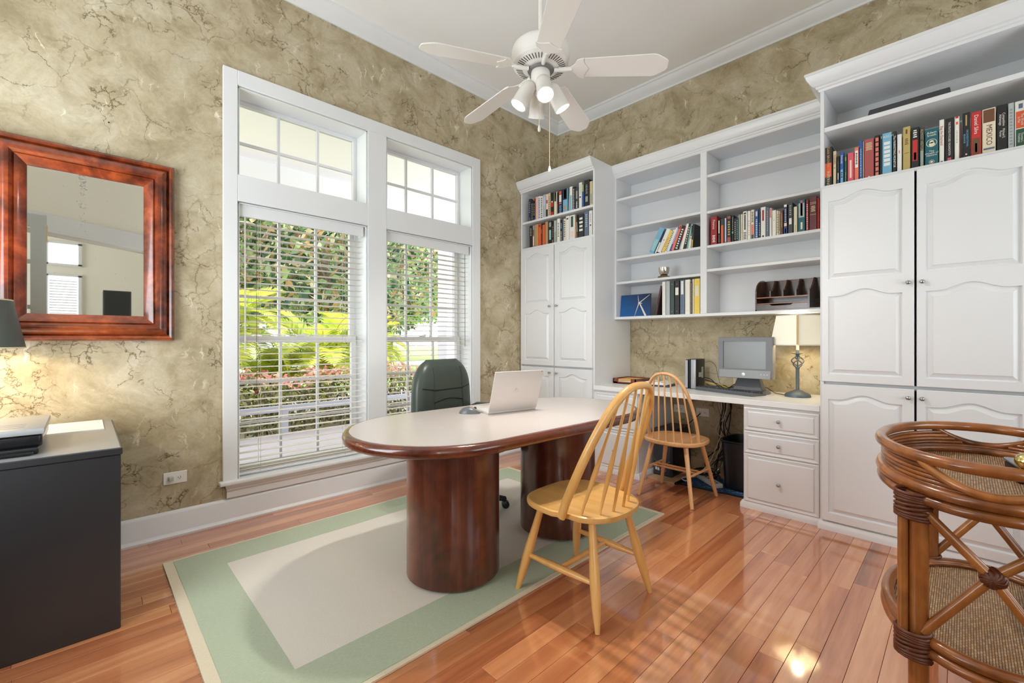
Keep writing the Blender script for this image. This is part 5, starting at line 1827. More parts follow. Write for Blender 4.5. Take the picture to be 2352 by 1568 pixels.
for k in range(4):
    az = toward + R(8) + k * PI / 2
    d = Vector((math.cos(az), math.sin(az), 0))
    ax = (d * 0.50 + Vector((0, 0, -0.866))).normalized()
    p0 = d * 0.055 + Vector((0, 0, -0.085))
    cup = MB().lathe([(0.014, -0.012), (0.030, 0.0), (0.038, 0.014), (0.041, 0.05), (0.0435, 0.126), (0.046, 0.131), (0.046, 0.136), (0.041, 0.136), (0.039, 0.122), (0.038, 0.09), (0.032, 0.07)], p0, 24, ax)
    c_ = part('lamp_cup', cup, FANW, fan, smooth=40)
    part('swivel_arm', MB().tube([d * 0.02 + Vector((0, 0, -0.11)), d * 0.045 + Vector((0, 0, -0.105)), p0], 0.009, 8), FANW, c_, smooth=50)
    part('bulb', MB().lathe([(0.0, 0.119), (0.016, 0.1185), (0.026, 0.115), (0.031, 0.107), (0.030, 0.09)], p0, 20, ax), BULB, c_, smooth=50)
    wl = Vector(fan.location) + p0 + ax * 0.146
    light('fan_lamp_light', 'SPOT', wl, 30, (1.0, 0.96, 0.90), 0.03, aim=ax, spot_size=R(105), spot_blend=0.7)
rt = Vector((math.sin(AZ), -math.cos(AZ), 0))
for off, zl, nm in ((rt * 0.047 + Vector((-0.02, -0.02, 0)), -0.545, 'long'), (rt * -0.005 + Vector((0.04, 0.04, 0)), -0.285, 'short')):
    p0 = off + Vector((0, 0, -0.07))
    pc = part('pull_chain', MB().cyl(p0, off + Vector((0, 0, zl)), 0.0016, n=6), mat('chain_ivory', rgb(234, 214, 182), 0.4), fan)
    part('chain_pendant', MB().lathe([(0.003, 0.012), (0.006, 0.004), (0.0085, -0.008), (0.008, -0.018), (0.003, -0.024)], off + Vector((0, 0, zl)), 12), FANW, pc, smooth=60)

# ------------------------------------------------------------------ mirror on the left wall
mr = thing('wall_mirror', 'large mirror in a stepped flame mahogany frame on the left wall', 'mirror', (0.02, WY, 1.19))
mx0, mx1, mz0, mz1 = -0.352, 0.392, 1.192, 2.236
MP = [(0.0, 0.0), (0.0, 0.034), (0.006, 0.046), (0.016, 0.052), (0.026, 0.048), (0.032, 0.038), (0.036, 0.050), (0.050, 0.064), (0.066, 0.070), (0.082, 0.066), (0.094, 0.052), (0.098, 0.046), (0.100, 0.054), (0.112, 0.050), (0.142, 0.022), (0.143, 0.012)]
cs = lambda w_: ((mx0 + w_, mz0 + w_), (mx1 - w_, mz0 + w_), (mx1 - w_, mz1 - w_), (mx0 + w_, mz1 - w_))
for e in range(4):
    mb = MB(mr)
    r0 = [(cs(w_)[e][0], WY - h, cs(w_)[e][1]) for w_, h in MP]
    r1 = [(cs(w_)[(e + 1) % 4][0], WY - h, cs(w_)[(e + 1) % 4][1]) for w_, h in MP]
    n = len(MP)
    mb.add(r0 + r1, [(i, i + 1, n + i + 1, n + i) for i in range(n - 1)])
    part('frame_rail', mb, FLAME, mr, smooth=35)


def antique_mirror():
    m, nt, p = new_mat('antique_mirror_glass')
    p.inputs['Base Color'].default_value = (0.93, 0.945, 0.92, 1)
    p.inputs['Metallic'].default_value = 1.0
    p.inputs['Roughness'].default_value = 0.015
    geo = N(nt, 'ShaderNodeNewGeometry')
    n1 = N(nt, 'ShaderNodeTexNoise', Scale=120.0, Detail=5.0)
    L(nt, geo.outputs['Position'], n1.inputs['Vector'])
    # foxing that runs down from the top in a streak
    sx = N(nt, 'ShaderNodeSeparateXYZ')
    L(nt, geo.outputs['Position'], sx.inputs[0])
    ax = N(nt, 'ShaderNodeMath', operation='ADD')
    L(nt, sx.outputs[0], ax.inputs[0])
    ax.inputs[1].default_value = 0.005
    ab = N(nt, 'ShaderNodeMath', operation='ABSOLUTE')
    L(nt, ax.outputs[0], ab.inputs[0])
    mrg = N(nt, 'ShaderNodeMapRange')
    mrg.inputs['From Min'].default_value = 0.004
    mrg.inputs['From Max'].default_value = 0.03
    mrg.inputs['To Min'].default_value = 0.27
    mrg.inputs['To Max'].default_value = 0.0
    L(nt, ab.outputs[0], mrg.inputs['Value'])
    mz = N(nt, 'ShaderNodeMapRange')
    mz.inputs['From Min'].default_value = 1.72
    mz.inputs['From Max'].default_value = 2.07
    L(nt, sx.outputs[2], mz.inputs['Value'])
    mu = N(nt, 'ShaderNodeMath', operation='MULTIPLY')
    L(nt, mrg.outputs[0], mu.inputs[0])
    L(nt, mz.outputs[0], mu.inputs[1])
    sm = N(nt, 'ShaderNodeMath', operation='ADD')
    L(nt, n1.outputs['Fac'], sm.inputs[0])
    L(nt, mu.outputs[0], sm.inputs[1])
    st = N(nt, 'ShaderNodeMapRange')
    st.inputs['From Min'].default_value = 0.72
    st.inputs['From Max'].default_value = 0.80
    L(nt, sm.outputs[0], st.inputs['Value'])
    df = N(nt, 'ShaderNodeBsdfDiffuse')
    df.inputs['Color'].default_value = rgb(120, 118, 108)
    ms_ = N(nt, 'ShaderNodeMixShader')
    L(nt, st.outputs[0], ms_.inputs[0])
    out = nt.nodes['Material Output']
    L(nt, p.outputs[0], ms_.inputs[1])
    L(nt, df.outputs[0], ms_.inputs[2])
    L(nt, ms_.outputs[0], out.inputs[0])
    return m


part('mirror_glass', MB(mr).box(mx0 + 0.13, mx1 - 0.13, WY - 0.016, WY - 0.013, mz0 + 0.13, mz1 - 0.13), antique_mirror(), mr)
part('backing', MB(mr).box(mx0 + 0.02, mx1 - 0.02, WY - 0.012, WY - 0.0005, mz0 + 0.02, mz1 - 0.02), DARKWOOD, mr)
nl = thing('wall_nail', 'small nail in the wallpaper above the mirror', 'nail', (0.10, WY, 2.42))
part('nail_shaft', MB().lathe([(0.0012, 0), (0.0012, 0.012), (0.004, 0.012), (0.004, 0.0135), (0, 0.014)], (0, 0, 0), 8, (0, -1, 0)), mat('nail_steel', rgb(40, 36, 32), 0.4, 0.8), nl)

# ------------------------------------------------------------------ black cabinet at the left with lamp, printer, papers
BLK = mat('scuffed_black_paint', rgb(32, 33, 37), 0.42, vary=0.2, scale=6, coat=0.6, coat_rough=0.28)
cz_ = thing('low_cabinet', 'low scuffed black cabinet under the mirror', 'cabinet', (-0.42, 2.89, 0))
part('body', MB(cz_).box(-0.96, 0.110, 2.447, 3.33, 0.0, 0.722), BLK, cz_, 0.003)
part('top_board', MB(cz_).box(-0.965, 0.115, 2.443, 3.332, 0.722, 0.75), BLK, cz_, 0.003)
part('top_sheet', MB(cz_).box(-0.955, 0.108, 2.452, 3.325, 0.75, 0.7515), mat('grey_laminate_top', rgb(150, 150, 150), 0.28), cz_, label='grey laminate sheet on top')
tag(part('paper_board', MB((-0.35, 3.15, 0.7515)).box(-0.80, 0.072, 2.985, 3.325, 0.7515, 0.7565), mat('white_board_paper', rgb(240, 240, 242), 0.6)), 'flat white board lying at the back of the black cabinet', 'board')
pr = thing('printer', 'flat black and silver printer on the black cabinet', 'printer', (-0.34, 2.74, 0.7515))
PB = mat('printer_black', rgb(22, 22, 24), 0.25, coat=0.4)
part('body', MB(pr).box(-0.56, -0.118, 2.56, 2.98, 0.775, 0.825), PB, pr, 0.012, 3, 40)
part('foot_base', MB(pr).box(-0.55, -0.128, 2.53, 2.97, 0.7525, 0.776), BLACKP, pr, 0.004)
ld_ = part('lid', MB(pr).box(-0.565, -0.112, 2.545, 2.985, 0.825, 0.85), mat('printer_silver', rgb(176, 178, 180), 0.35, 0.3), pr, 0.008, 2, 40)
gr = MB(pr)
for k in range(3):
    gr.box(-0.54, -0.17, 2.60 + k * 0.05, 2.603 + k * 0.05, 0.8496, 0.8506)
part('lid_grooves', gr, mat('groove_grey', rgb(110, 112, 114), 0.5), ld_)
part('paper_tray', MB(pr).box(-0.54, -0.14, 2.50, 2.562, 0.757, 0.768), PB, pr, 0.004, 2, 40)
SHADE = mat('grey_green_shade', rgb(78, 84, 80), 0.6)
tlmp = thing('table_lamp', 'table lamp with a dark grey conical shade in front of the mirror', 'lamp', (-0.385, 3.08, 0.757))
sh = MB().lathe([(0.190, 0.406), (0.150, 0.622), (0.147, 0.622), (0.187, 0.406)], (0, 0, 0), 40, None, False)
sh.f = [f for f in sh.f]
rings_ = len(sh.v)
part('lamp_shade', sh, SHADE, tlmp, smooth=40)
sh2 = MB().lathe([(0.1865, 0.407), (0.1465, 0.621)], (0, 0, 0), 40, None, False)
part('shade_lining', sh2, mat('shade_lining', rgb(246, 236, 208), 0.7), tlmp, smooth=40)
m_ = MB().lathe([(0.186, 0.402), (0.1905, 0.402), (0.1905, 0.408), (0.186, 0.408)], (0, 0, 0), 40, None, False).lathe([(0.146, 0.619), (0.1505, 0.619), (0.1505, 0.625), (0.146, 0.625)], (0, 0, 0), 40, None, False)
part('shade_trim', m_, mat('shade_trim_cream', rgb(222, 210, 170), 0.6), tlmp, smooth=40)
part('lamp_base', MB().lathe([(0.085, 0.0), (0.085, 0.015), (0.06, 0.03), (0.02, 0.05), (0.016, 0.1), (0.05, 0.16), (0.055, 0.2), (0.03, 0.27), (0.012, 0.3), (0.010, 0.44)], (0, 0, 0), 24), mat('lamp_bronze', rgb(92, 72, 48), 0.35, 0.7), tlmp, smooth=40)
part('bulb', MB().sphere((0, 0, 0.50), 0.03, n=14, m=8), mat('warm_bulb', rgb(255, 240, 210), 0.4, emit=(1, 0.82, 0.52, 1), estr=12), tlmp, smooth=80)
light('table_lamp_light', 'POINT', (-0.385, 3.08, 0.757 + 0.47), 9, (1.0, 0.78, 0.48), 0.04)
wb = thing('picture_frame', 'corner of a small tilted brown wooden frame on the black cabinet', 'frame', (-0.305, 3.22, 0.757), R(-18))
part('frame_stick', MB().obox((-0.05, 0, 0.075), Vector((0.92, 0, -0.38)), (0, 1, 0), Vector((0.38, 0, 0.92)), 0.12, 0.012, 0.008), mat('frame_brown', rgb(142, 108, 70), 0.5), wb, 0.002)
part('frame_stand', MB().box(-0.145, -0.12, -0.01, 0.01, 0.0, 0.10), MATS['frame_brown'], wb, 0.002)

# ------------------------------------------------------------------ things on the built-in desk
ZD = 0.7755
tr = thing('letter_tray', 'red-brown wooden letter tray holding tan envelopes on the desk', 'tray', (3.82, 2.265, ZD))
RW = wood('cherry_tray', [(0.1, rgb(74, 24, 18)), (0.5, rgb(118, 44, 32)), (0.9, rgb(146, 66, 46))], 'Y', 24, 0.06, 0.3, 0.5, 0.1, 0.1)
m_ = MB(tr)
m_.box(3.69, 3.96, 2.145, 2.385, ZD, ZD + 0.008).box(3.69, 3.96, 2.375, 2.385, ZD, ZD + 0.05).box(3.69, 3.96, 2.145, 2.155, ZD, ZD + 0.05).box(3.95, 3.96, 2.145, 2.385, ZD, ZD + 0.05)
m_.box(3.69, 3.70, 2.335, 2.385, ZD, ZD + 0.05).box(3.69, 3.70, 2.145, 2.195, ZD, ZD + 0.05).box(3.69, 3.70, 2.155, 2.375, ZD, ZD + 0.018)
part('tray_box', m_, RW, tr, 0.001)
tag(part('white_paper_stack', MB((3.82, 2.265, ZD + 0.009)).box(3.704, 3.945, 2.16, 2.37, ZD + 0.009, ZD + 0.028), PAGES), 'white papers under the envelopes in the letter tray', 'papers')
tag(part('manila_envelope', MB((3.82, 2.265, ZD + 0.029)).box(3.702, 3.945, 2.158, 2.372, ZD + 0.029, ZD + 0.038).obox((3.8, 2.25, ZD + 0.042), Vector((1, 0.12, 0)).normalized(), Vector((-0.12, 1, 0)).normalized(), (0, 0, 1), 0.105, 0.085, 0.0035), mat('manila', rgb(224, 176, 104), 0.7), None), 'tan envelopes stacked in the letter tray', 'envelope')
op = thing('open_book', 'open white notebook lying on a dark folder on the desk', 'book', (3.80, 1.99, ZD), R(8))
part('folder', MB().box(-0.12, 0.12, -0.15, 0.15, 0.0, 0.014), mat('dark_blue_folder', rgb(44, 62, 82), 0.5), op, 0.003)
pg = MB()
rings = []
for i in range(17):
    u = -1 + i / 8.0
    rings.append((u * 0.125, 0.014 + 0.028 * (abs(math.sin(PI * abs(u) ** 0.7)) * 0.9 + 0.1)))
pv = []
pf = []
for x_ in (-0.105, 0.105):
    for y_, z_ in rings:
        pv.append((x_, y_, z_))
for i in range(16):
    pf.append((i, i + 1, 17 + i + 1, 17 + i))
pv += [(-0.105, -0.125, 0.0142), (-0.105, 0.125, 0.0142), (0.105, -0.125, 0.0142), (0.105, 0.125, 0.0142)]
pf += [tuple(list(range(17)) + [35, 34]), tuple(list(range(17, 34)) + [37, 36])]
pg.add(pv, pf)
part('pages', pg, mat('notebook_pages', rgb(238, 236, 228), 0.7), op)
pn = thing('pencil', 'yellow pencil sticking up behind the open notebook', 'pencil', (3.93, 1.905, ZD))
part('pencil_body', MB().cyl((0, 0, 0.003), (-0.02, -0.07, 0.085), 0.0035, n=6), mat('pencil_yellow', rgb(236, 196, 40), 0.4), pn)
part('pencil_tip', MB().cyl((-0.02, -0.07, 0.085), (-0.0235, -0.082, 0.099), 0.0035, 0.0005, 6), mat('pencil_wood', rgb(214, 170, 120), 0.6), pn)

pc = thing('mini_computer', 'small black and silver computer standing on the desk', 'computer', (3.82, 1.645, ZD))
part('body', MB().box(-0.075, 0.10, -0.048, 0.018, 0.0, 0.255), BLACKP, pc, 0.006, 2, 40)
part('silver_fascia', MB().box(-0.088, -0.074, -0.046, -0.006, 0.004, 0.252), mat('fascia_silver', rgb(168, 170, 174), 0.35, 0.3), pc, 0.005, 2, 40)
part('companion_drive', MB().box(-0.07, 0.09, 0.026, 0.05, 0.0, 0.25), BLACKP, pc, 0.004)
part('companion_fascia', MB().box(-0.082, -0.069, 0.026, 0.05, 0.004, 0.246), MATS['fascia_silver'], pc, 0.004)
part('label_sticker', MB().box(0.03, 0.062, -0.0487, -0.0482, 0.09, 0.185).box(-0.03, 0.031, -0.0487, -0.0482, 0.10, 0.14), mat('grey_sticker', rgb(196, 200, 204), 0.5), pc)
part('status_lights', (lambda q: [q.box(-0.0886, -0.0878, -0.03, -0.026, 0.04 + 0.014 * k, 0.046 + 0.014 * k) for k in range(4)] and q)(MB()), mat('led_white', rgb(220, 226, 230), 0.4), pc)

GREY = mat('monitor_grey', rgb(118, 120, 126), 0.4)
mo = thing('computer_monitor', 'grey square-screen computer monitor on the desk', 'monitor', (3.80, 1.20, ZD))
bz = MB()
y0, y1, z0, z1 = -0.2, 0.195, 0.12, 0.442
o_ = [(y0, z0), (y1, z0), (y1, z1), (y0, z1)]
i_ = [(y0 + 0.045, z0 + 0.075), (y1 - 0.04, z0 + 0.075), (y1 - 0.04, z1 - 0.032), (y0 + 0.045, z1 - 0.032)]
xf = -0.12
bz.ring_loft([[(xf + 0.09, a * 0.96, b) for a, b in o_], [(xf + 0.01, a, b) for a, b in o_], [(xf, a * 0.985, z0 + 0.004 + (b - z0) * 0.98) for a, b in o_], [(xf, a, b) for a, b in i_], [(xf + 0.010, a, b) for a, b in i_]], caps=False)
bz.box(xf + 0.088, xf + 0.11, y0 * 0.95, y1 * 0.95, z0 + 0.01, z1 - 0.01)
bzo = part('bezel', bz, GREY, mo)
part('screen', MB().box(xf + 0.0095, xf + 0.012, y0 + 0.044, y1 - 0.039, z0 + 0.074, z1 - 0.031), mat('screen_off_grey', rgb(120, 124, 124), 0.22), mo)
part('lower_panel', MB().obox((xf - 0.004, (y0 + y1) / 2, z0 + 0.034), (0, 1, 0), Vector((0.18, 0, 1)).normalized(), Vector((1, 0, -0.18)).normalized(), 0.186, 0.032, 0.006), mat('panel_light_grey', rgb(150, 152, 156), 0.4), mo, 0.005, 2, 40)
m_ = MB().lathe([(0.0, 0.005), (0.012, 0.004), (0.013, 0.0)], (xf - 0.010, 0.0, z0 + 0.034), 18, (-1, 0, 0))
part('emblem', m_, mat('emblem_silver', rgb(214, 214, 214), 0.3, 0.5), mo, smooth=40)
m_ = MB()
for k in range(5):
    m_.lathe([(0.0, 0.003), (0.0028, 0.0)], (xf - 0.010, 0.16 - k * 0.014, z0 + 0.036), 8, (-1, 0, 0))
for k in range(3):
    m_.lathe([(0.0, 0.003), (0.005, 0.0)], (xf - 0.010, -0.125 - k * 0.02, z0 + 0.036), 10, (-1, 0, 0))
part('buttons', m_, MATS['emblem_silver'], mo)
part('stand_neck', MB().ring_loft([[(-0.055, -0.11, 0.02), (0.07, -0.11, 0.02), (0.07, 0.11, 0.02), (-0.055, 0.11, 0.02)], [(-0.02, -0.075, 0.13), (0.03, -0.075, 0.13), (0.03, 0.075, 0.13), (-0.02, 0.075, 0.13)]]), mat('stand_grey', rgb(96, 98, 104), 0.4), mo, 0.006)
part('stand_foot', MB().lathe([(0.15, 0.0), (0.152, 0.008), (0.14, 0.016), (0.10, 0.022), (0.0, 0.024)], (0.0, 0, 0), 36), GREY, mo, smooth=40)

kbd = thing('computer_keyboard', 'grey computer keyboard in front of the monitor', 'keyboard', (3.70, 1.315, ZD), R(71.5))
part('body', MB().ring_loft([[(-0.26, -0.075, 0.0), (0.26, -0.075, 0.0), (0.26, 0.085, 0.0), (-0.26, 0.085, 0.0)], [(-0.26, -0.078, 0.012), (0.26, -0.078, 0.012), (0.258, 0.085, 0.028), (-0.258, 0.085, 0.028)]]), mat('keyboard_grey', rgb(88, 90, 96), 0.4), kbd, 0.004, 2, 40)
kk = MB()
for r_ in range(5):
    for c_i in range(20):
        zz = 0.014 + (r_ + 1) * 0.0028
        x_ = -0.245 + c_i * 0.0245
        y_ = -0.055 + r_ * 0.026
        kk.box(x_, x_ + 0.02, y_, y_ + 0.021, zz - 0.004, zz + 0.007)
part('keys', kk, mat('key_dark', rgb(62, 64, 68), 0.45), kbd, kind='stuff')

BLUEG = mat('slate_iron', rgb(96, 108, 120), 0.4, 0.3)
dl = thing('desk_lamp', 'slate metal lamp with twisted cage stem and cream shade on the desk', 'lamp', (3.79, 0.865, ZD))
part('base', MB().lathe([(0.083, 0.0), (0.084, 0.012), (0.078, 0.022), (0.045, 0.038), (0.018, 0.052), (0.0, 0.054)], (0, 0, 0), 32), BLUEG, dl, smooth=40)
part('stem', MB().lathe([(0.012, 0.05), (0.012, 0.205), (0.015, 0.208), (0.015, 0.216), (0.010, 0.218)], (0, 0, 0), 16), BLUEG, dl, smooth=40)
for k in range(4):
    pp = []
    for i in range(17):
        s = i / 16
        a = k * PI / 2 + s * PI * 0.9
        r_ = 0.006 + 0.034 * math.sin(PI * s)
        pp.append((r_ * math.cos(a), r_ * math.sin(a), 0.214 + 0.09 * s))
    part('cage_rod', MB().tube(pp, 0.0042, 7), BLUEG, dl, smooth=60)
part('cage_core', MB().cyl((0, 0, 0.21), (0, 0, 0.31), 0.005, n=8), BLUEG, dl, smooth=60)
part('drip_dish', MB().lathe([(0.012, 0.30), (0.012, 0.312), (0.036, 0.318), (0.038, 0.322), (0.012, 0.322), (0.011, 0.345)], (0, 0, 0), 24), BLUEG, dl, smooth=40)
part('candle_sleeve', MB().cyl((0, 0, 0.325), (0, 0, 0.40), 0.010, n=12), mat('grey_sleeve', rgb(170, 176, 182), 0.4), dl, smooth=60)
SHC = mat('cream_fabric_shade', rgb(246, 240, 222), 0.8, emit=(1.0, 0.95, 0.80, 1), estr=0.16)


def sqr(hw, z, ang, rnd=0.05):
    pts = []
    for cx_, cy_, a0 in ((1, 1, 0), (-1, 1, PI / 2), (-1, -1, PI), (1, -1, 1.5 * PI)):
        for i in range(4):
            a = a0 + PI / 2 * i / 3
            x_, y_ = cx_ * hw * (1 - rnd) + rnd * hw * math.cos(a), cy_ * hw * (1 - rnd) + rnd * hw * math.sin(a)
            pts.append((x_ * math.cos(ang) - y_ * math.sin(ang), x_ * math.sin(ang) + y_ * math.cos(ang), z))
    return pts


ang = math.atan2(0.865, 3.79) + PI / 4
h0, h1 = 0.126, 0.098
part('lamp_shade', MB().ring_loft([sqr(h0, 0.383, ang), sqr(h1, 0.600, ang), sqr(h1 - 0.002, 0.600, ang), sqr(h0 - 0.002, 0.383, ang)], closed=True), SHC, dl, smooth=40)
part('shade_band', MB().ring_loft([sqr(h0 + 0.001, 0.380, ang), sqr(h0 + 0.0015, 0.389, ang), sqr(h0 - 0.003, 0.389, ang), sqr(h0 - 0.003, 0.380, ang)], closed=True).ring_loft([sqr(h1 + 0.001, 0.596, ang), sqr(h1 + 0.001, 0.603, ang), sqr(h1 - 0.003, 0.603, ang), sqr(h1 - 0.003, 0.596, ang)], closed=True), mat('shade_band_white', rgb(244, 242, 236), 0.7), dl)
m_ = MB()
ca = math.atan2(0.865, 3.79) + PI
for (hw_, z_), (hw2, z2) in (((h0, 0.389), (h1, 0.597)),):
    r0_, r1_ = hw_ * 1.398 + 0.0012, hw2 * 1.398 + 0.0012
    tq = Vector((-math.sin(ca), math.cos(ca), 0))
    dd = Vector((math.cos(ca), math.sin(ca), 0))
    m_.add([dd * r0_ + tq * 0.007 + Vector((0, 0, z_)), dd * r0_ - tq * 0.007 + Vector((0, 0, z_)), dd * r1_ - tq * 0.007 + Vector((0, 0, z2)), dd * r1_ + tq * 0.007 + Vector((0, 0, z2))], [(0, 1, 2, 3)])
part('corner_ribbon', m_, mat('tan_ribbon', rgb(206, 184, 132), 0.7), dl)
light('desk_lamp_light', 'POINT', (3.79, 0.865, ZD + 0.47), 1.8, (1.0, 0.85, 0.60), 0.03)

# desk organizer on the lowest shelf
og = thing('desk_organizer', 'dark wooden desk organizer with letter slots on the bookcase', 'organizer', (3.86, 0.92, 1.4185))
DW = DARKWOOD
m_ = MB(og)
ZO = 1.4185
part('bottom', MB(og).box(3.765, 3.99, 0.70, 1.145, ZO, ZO + 0.012), DW, og, 0.001)
part('back_panel', MB(og).box(3.982, 3.99, 0.70, 1.145, ZO, ZO + 0.25), DW, og, 0.001)


def scroll(y_, xs0, ztop, zmid, nm):
    pr_ = [(3.985, ZO + 0.1), (3.985, ztop)]
    for i in range(9):
        s = i / 8
        pr_.append((3.93 - (3.93 - xs0) * s, zmid + (ztop - zmid) * (1 - s) ** 2.2 - 0.004 * math.sin(PI * s)))
    pr_.append((xs0, ZO + 0.105))
    pr_ = [(a, b) for a, b in pr_]
    mb = MB(og)
    mb.ring_loft([[(a, y_ - 0.005, b) for a, b in pr_], [(a, y_ + 0.005, b) for a, b in pr_]])
    part(nm, mb, DW, og)


side = [(3.99, ZO), (3.99, ZO + 0.25)] + [(3.95 - 0.185 * math.sin(PI / 2 * i / 8), ZO + 0.13 + 0.125 * math.cos(PI / 2 * i / 8)) for i in range(9)] + [(3.765, ZO)]
part('side_panel', MB(og).ring_loft([[(a, 1.135, b) for a, b in side], [(a, 1.145, b) for a, b in side]]), DW, og)
part('side_panel', MB(og).ring_loft([[(a, 0.785, b) for a, b in [(3.985, ZO + 0.01), (3.985, ZO + 0.25), (3.95, ZO + 0.25), (3.90, ZO + 0.2), (3.85, ZO + 0.165), (3.80, ZO + 0.155), (3.768, ZO + 0.145), (3.766, ZO + 0.012)]], [(a, 0.797, b) for a, b in [(3.985, ZO + 0.01), (3.985, ZO + 0.25), (3.95, ZO + 0.25), (3.90, ZO + 0.2), (3.85, ZO + 0.165), (3.80, ZO + 0.155), (3.768, ZO + 0.145), (3.766, ZO + 0.012)]]]), DW, og)
part('side_panel', MB(og).box(3.79, 3.985, 0.70, 0.71, ZO + 0.012, ZO + 0.25), DW, og, 0.001)
TANW = wood('walnut_edge', [(0.1, rgb(96, 50, 30)), (0.9, rgb(176, 108, 66))], 'Y', 24, 0.08, 0.3, 0.4, 0.1, 0.1)
part('shelf_board', MB(og).box(3.77, 3.982, 0.797, 1.135, ZO + 0.098, ZO + 0.106), TANW, og, 0.001)
part('shelf_board', MB(og).box(3.77, 3.982, 0.797, 1.135, ZO + 0.052, ZO + 0.059), TANW, og, 0.001)
dr_ = MB(og)
prof_ = [(0.797, ZO + 0.012), (1.135, ZO + 0.012), (1.135, ZO + 0.050), (1.045, ZO + 0.050), (1.03, ZO + 0.038), (0.905, ZO + 0.038), (0.89, ZO + 0.050), (0.797, ZO + 0.050)]
dr_.ring_loft([[(3.767, a, b) for a, b in prof_], [(3.776, a, b) for a, b in prof_]])
part('drawer_front', dr_, DW, og)
for y_ in (1.05, 0.965, 0.88):
    scroll(y_, 3.80, ZO + 0.245, ZO + 0.155, 'slot_divider')
tag(part('paper_sheet', MB((3.87, 0.966, ZO + 0.014)).box(3.79, 3.97, 0.82, 1.11, ZO + 0.014, ZO + 0.032), PAGES), 'white papers inside the dark desk organizer', 'papers')

# small silver cup on a gold stand
cp = thing('silver_cup', 'small silver glass cup on a gilt stand on the bookcase shelf', 'cup', (3.80, 1.918, 1.7585))
part('stand', MB().lathe([(0.056, 0.0), (0.058, 0.005), (0.05, 0.010), (0.052, 0.016), (0.044, 0.02), (0.02, 0.021)], (0, 0, 0), 6), mat('gilt', rgb(146, 120, 72), 0.35, 0.7), cp)
part('collar', MB().lathe([(0.03, 0.02), (0.032, 0.024), (0.03, 0.03)], (0, 0, 0), 20), BLACKP, cp, smooth=40)
part('bowl', MB().lathe([(0.0, 0.03), (0.03, 0.031), (0.041, 0.045), (0.047, 0.07), (0.0485, 0.096), (0.0465, 0.096), (0.045, 0.07), (0.038, 0.047), (0.0, 0.038)], (0, 0, 0), 24), mat('mercury_glass', rgb(206, 198, 182), 0.18, 0.85), cp, smooth=40)

# wind turbine photograph standing in the bookcase
ph = thing('turbine_picture', 'frameless picture of a white wind turbine against deep blue sky', 'picture', (3.80, 2.213, 1.4185))


def sky_print():
    m, nt, p = new_mat('blue_sky_print')
    p.inputs['Roughness'].default_value = 0.25
    tc = N(nt, 'ShaderNodeTexCoord')
    sp = N(nt, 'ShaderNodeSeparateXYZ')
    L(nt, tc.outputs['Generated'], sp.inputs[0])
    q = N(nt, 'ShaderNodeMath', operation='SUBTRACT')
    L(nt, sp.outputs[1], q.inputs[0])
    L(nt, sp.outputs[2], q.inputs[1])
    r_ = N(nt, 'ShaderNodeMapRange')
    r_.inputs['From Min'].default_value = -1
    r_.inputs['From Max'].default_value = 1
    L(nt, q.outputs[0], r_.inputs['Value'])
    cr = N(nt, 'ShaderNodeValToRGB')
    cr.color_ramp.elements[0].color = rgb(8, 14, 52)
    cr.color_ramp.elements[1].color = rgb(22, 100, 168)
    L(nt, r_.outputs[0], cr.inputs['Fac'])
    L(nt, cr.outputs['Color'], p.inputs['Base Color'])
    return m


TP = Vector((0, 0, 0))
lean_ = Vector((0.10, 0, 1)).normalized()
part('print', MB().obox(Vector((0.0, 0, 0.0)) + lean_ * 0.107, (0, 1, 0), lean_, Vector((1, 0, -0.10)).normalized(), 0.160, 0.107, 0.003), sky_print(), ph)
tw = MB()
nrm = Vector((-1, 0, 0.10)).normalized()


def tq(y_, h_):
    return Vector((0, y_, 0)) + lean_ * h_ + nrm * 0.0036


def blade2(p, q, w0, w1):
    a, b = tq(*p), tq(*q)
    s_ = (b - a).normalized().cross(nrm)
    tw.add([a - s_ * w0, a + s_ * w0, b + s_ * w1, b - s_ * w1], [(0, 1, 2, 3)])


hub = (-0.036, 0.128)
blade2(hub, (-0.022, 0.205), 0.0035, 0.001)
blade2(hub, (-0.145, 0.203), 0.0045, 0.0012)
blade2(hub, (0.004, 0.006), 0.0045, 0.0012)
blade2((-0.045, 0.124), (-0.112, 0.004), 0.005, 0.0095)
blade2((-0.028, 0.13), (-0.07, 0.124), 0.004, 0.003)
part('turbine_print', tw, mat('turbine_white', rgb(226, 222, 210), 0.4), ph)

# dark flat case lying on the upper shelf of the right cabinet
dc = thing('flat_case', 'dark grey flat case on the top shelf of the cabinet by the cart', 'case', (3.62, 0.25, 2.5425))
part('body', MB().ring_loft([[(-0.1, -0.2, 0), (0.14, -0.2, 0), (0.14, 0.19, 0), (-0.1, 0.19, 0)], [(-0.09, -0.19, 0.094), (0.13, -0.19, 0.094), (0.13, 0.17, 0.094), (-0.09, 0.17, 0.094)]]), mat('case_grey', rgb(70, 70, 74), 0.5), dc, 0.006, 2, 40)
part('clasp', MB().box(-0.108, -0.098, 0.12, 0.15, 0.02, 0.045), CHROME, dc)

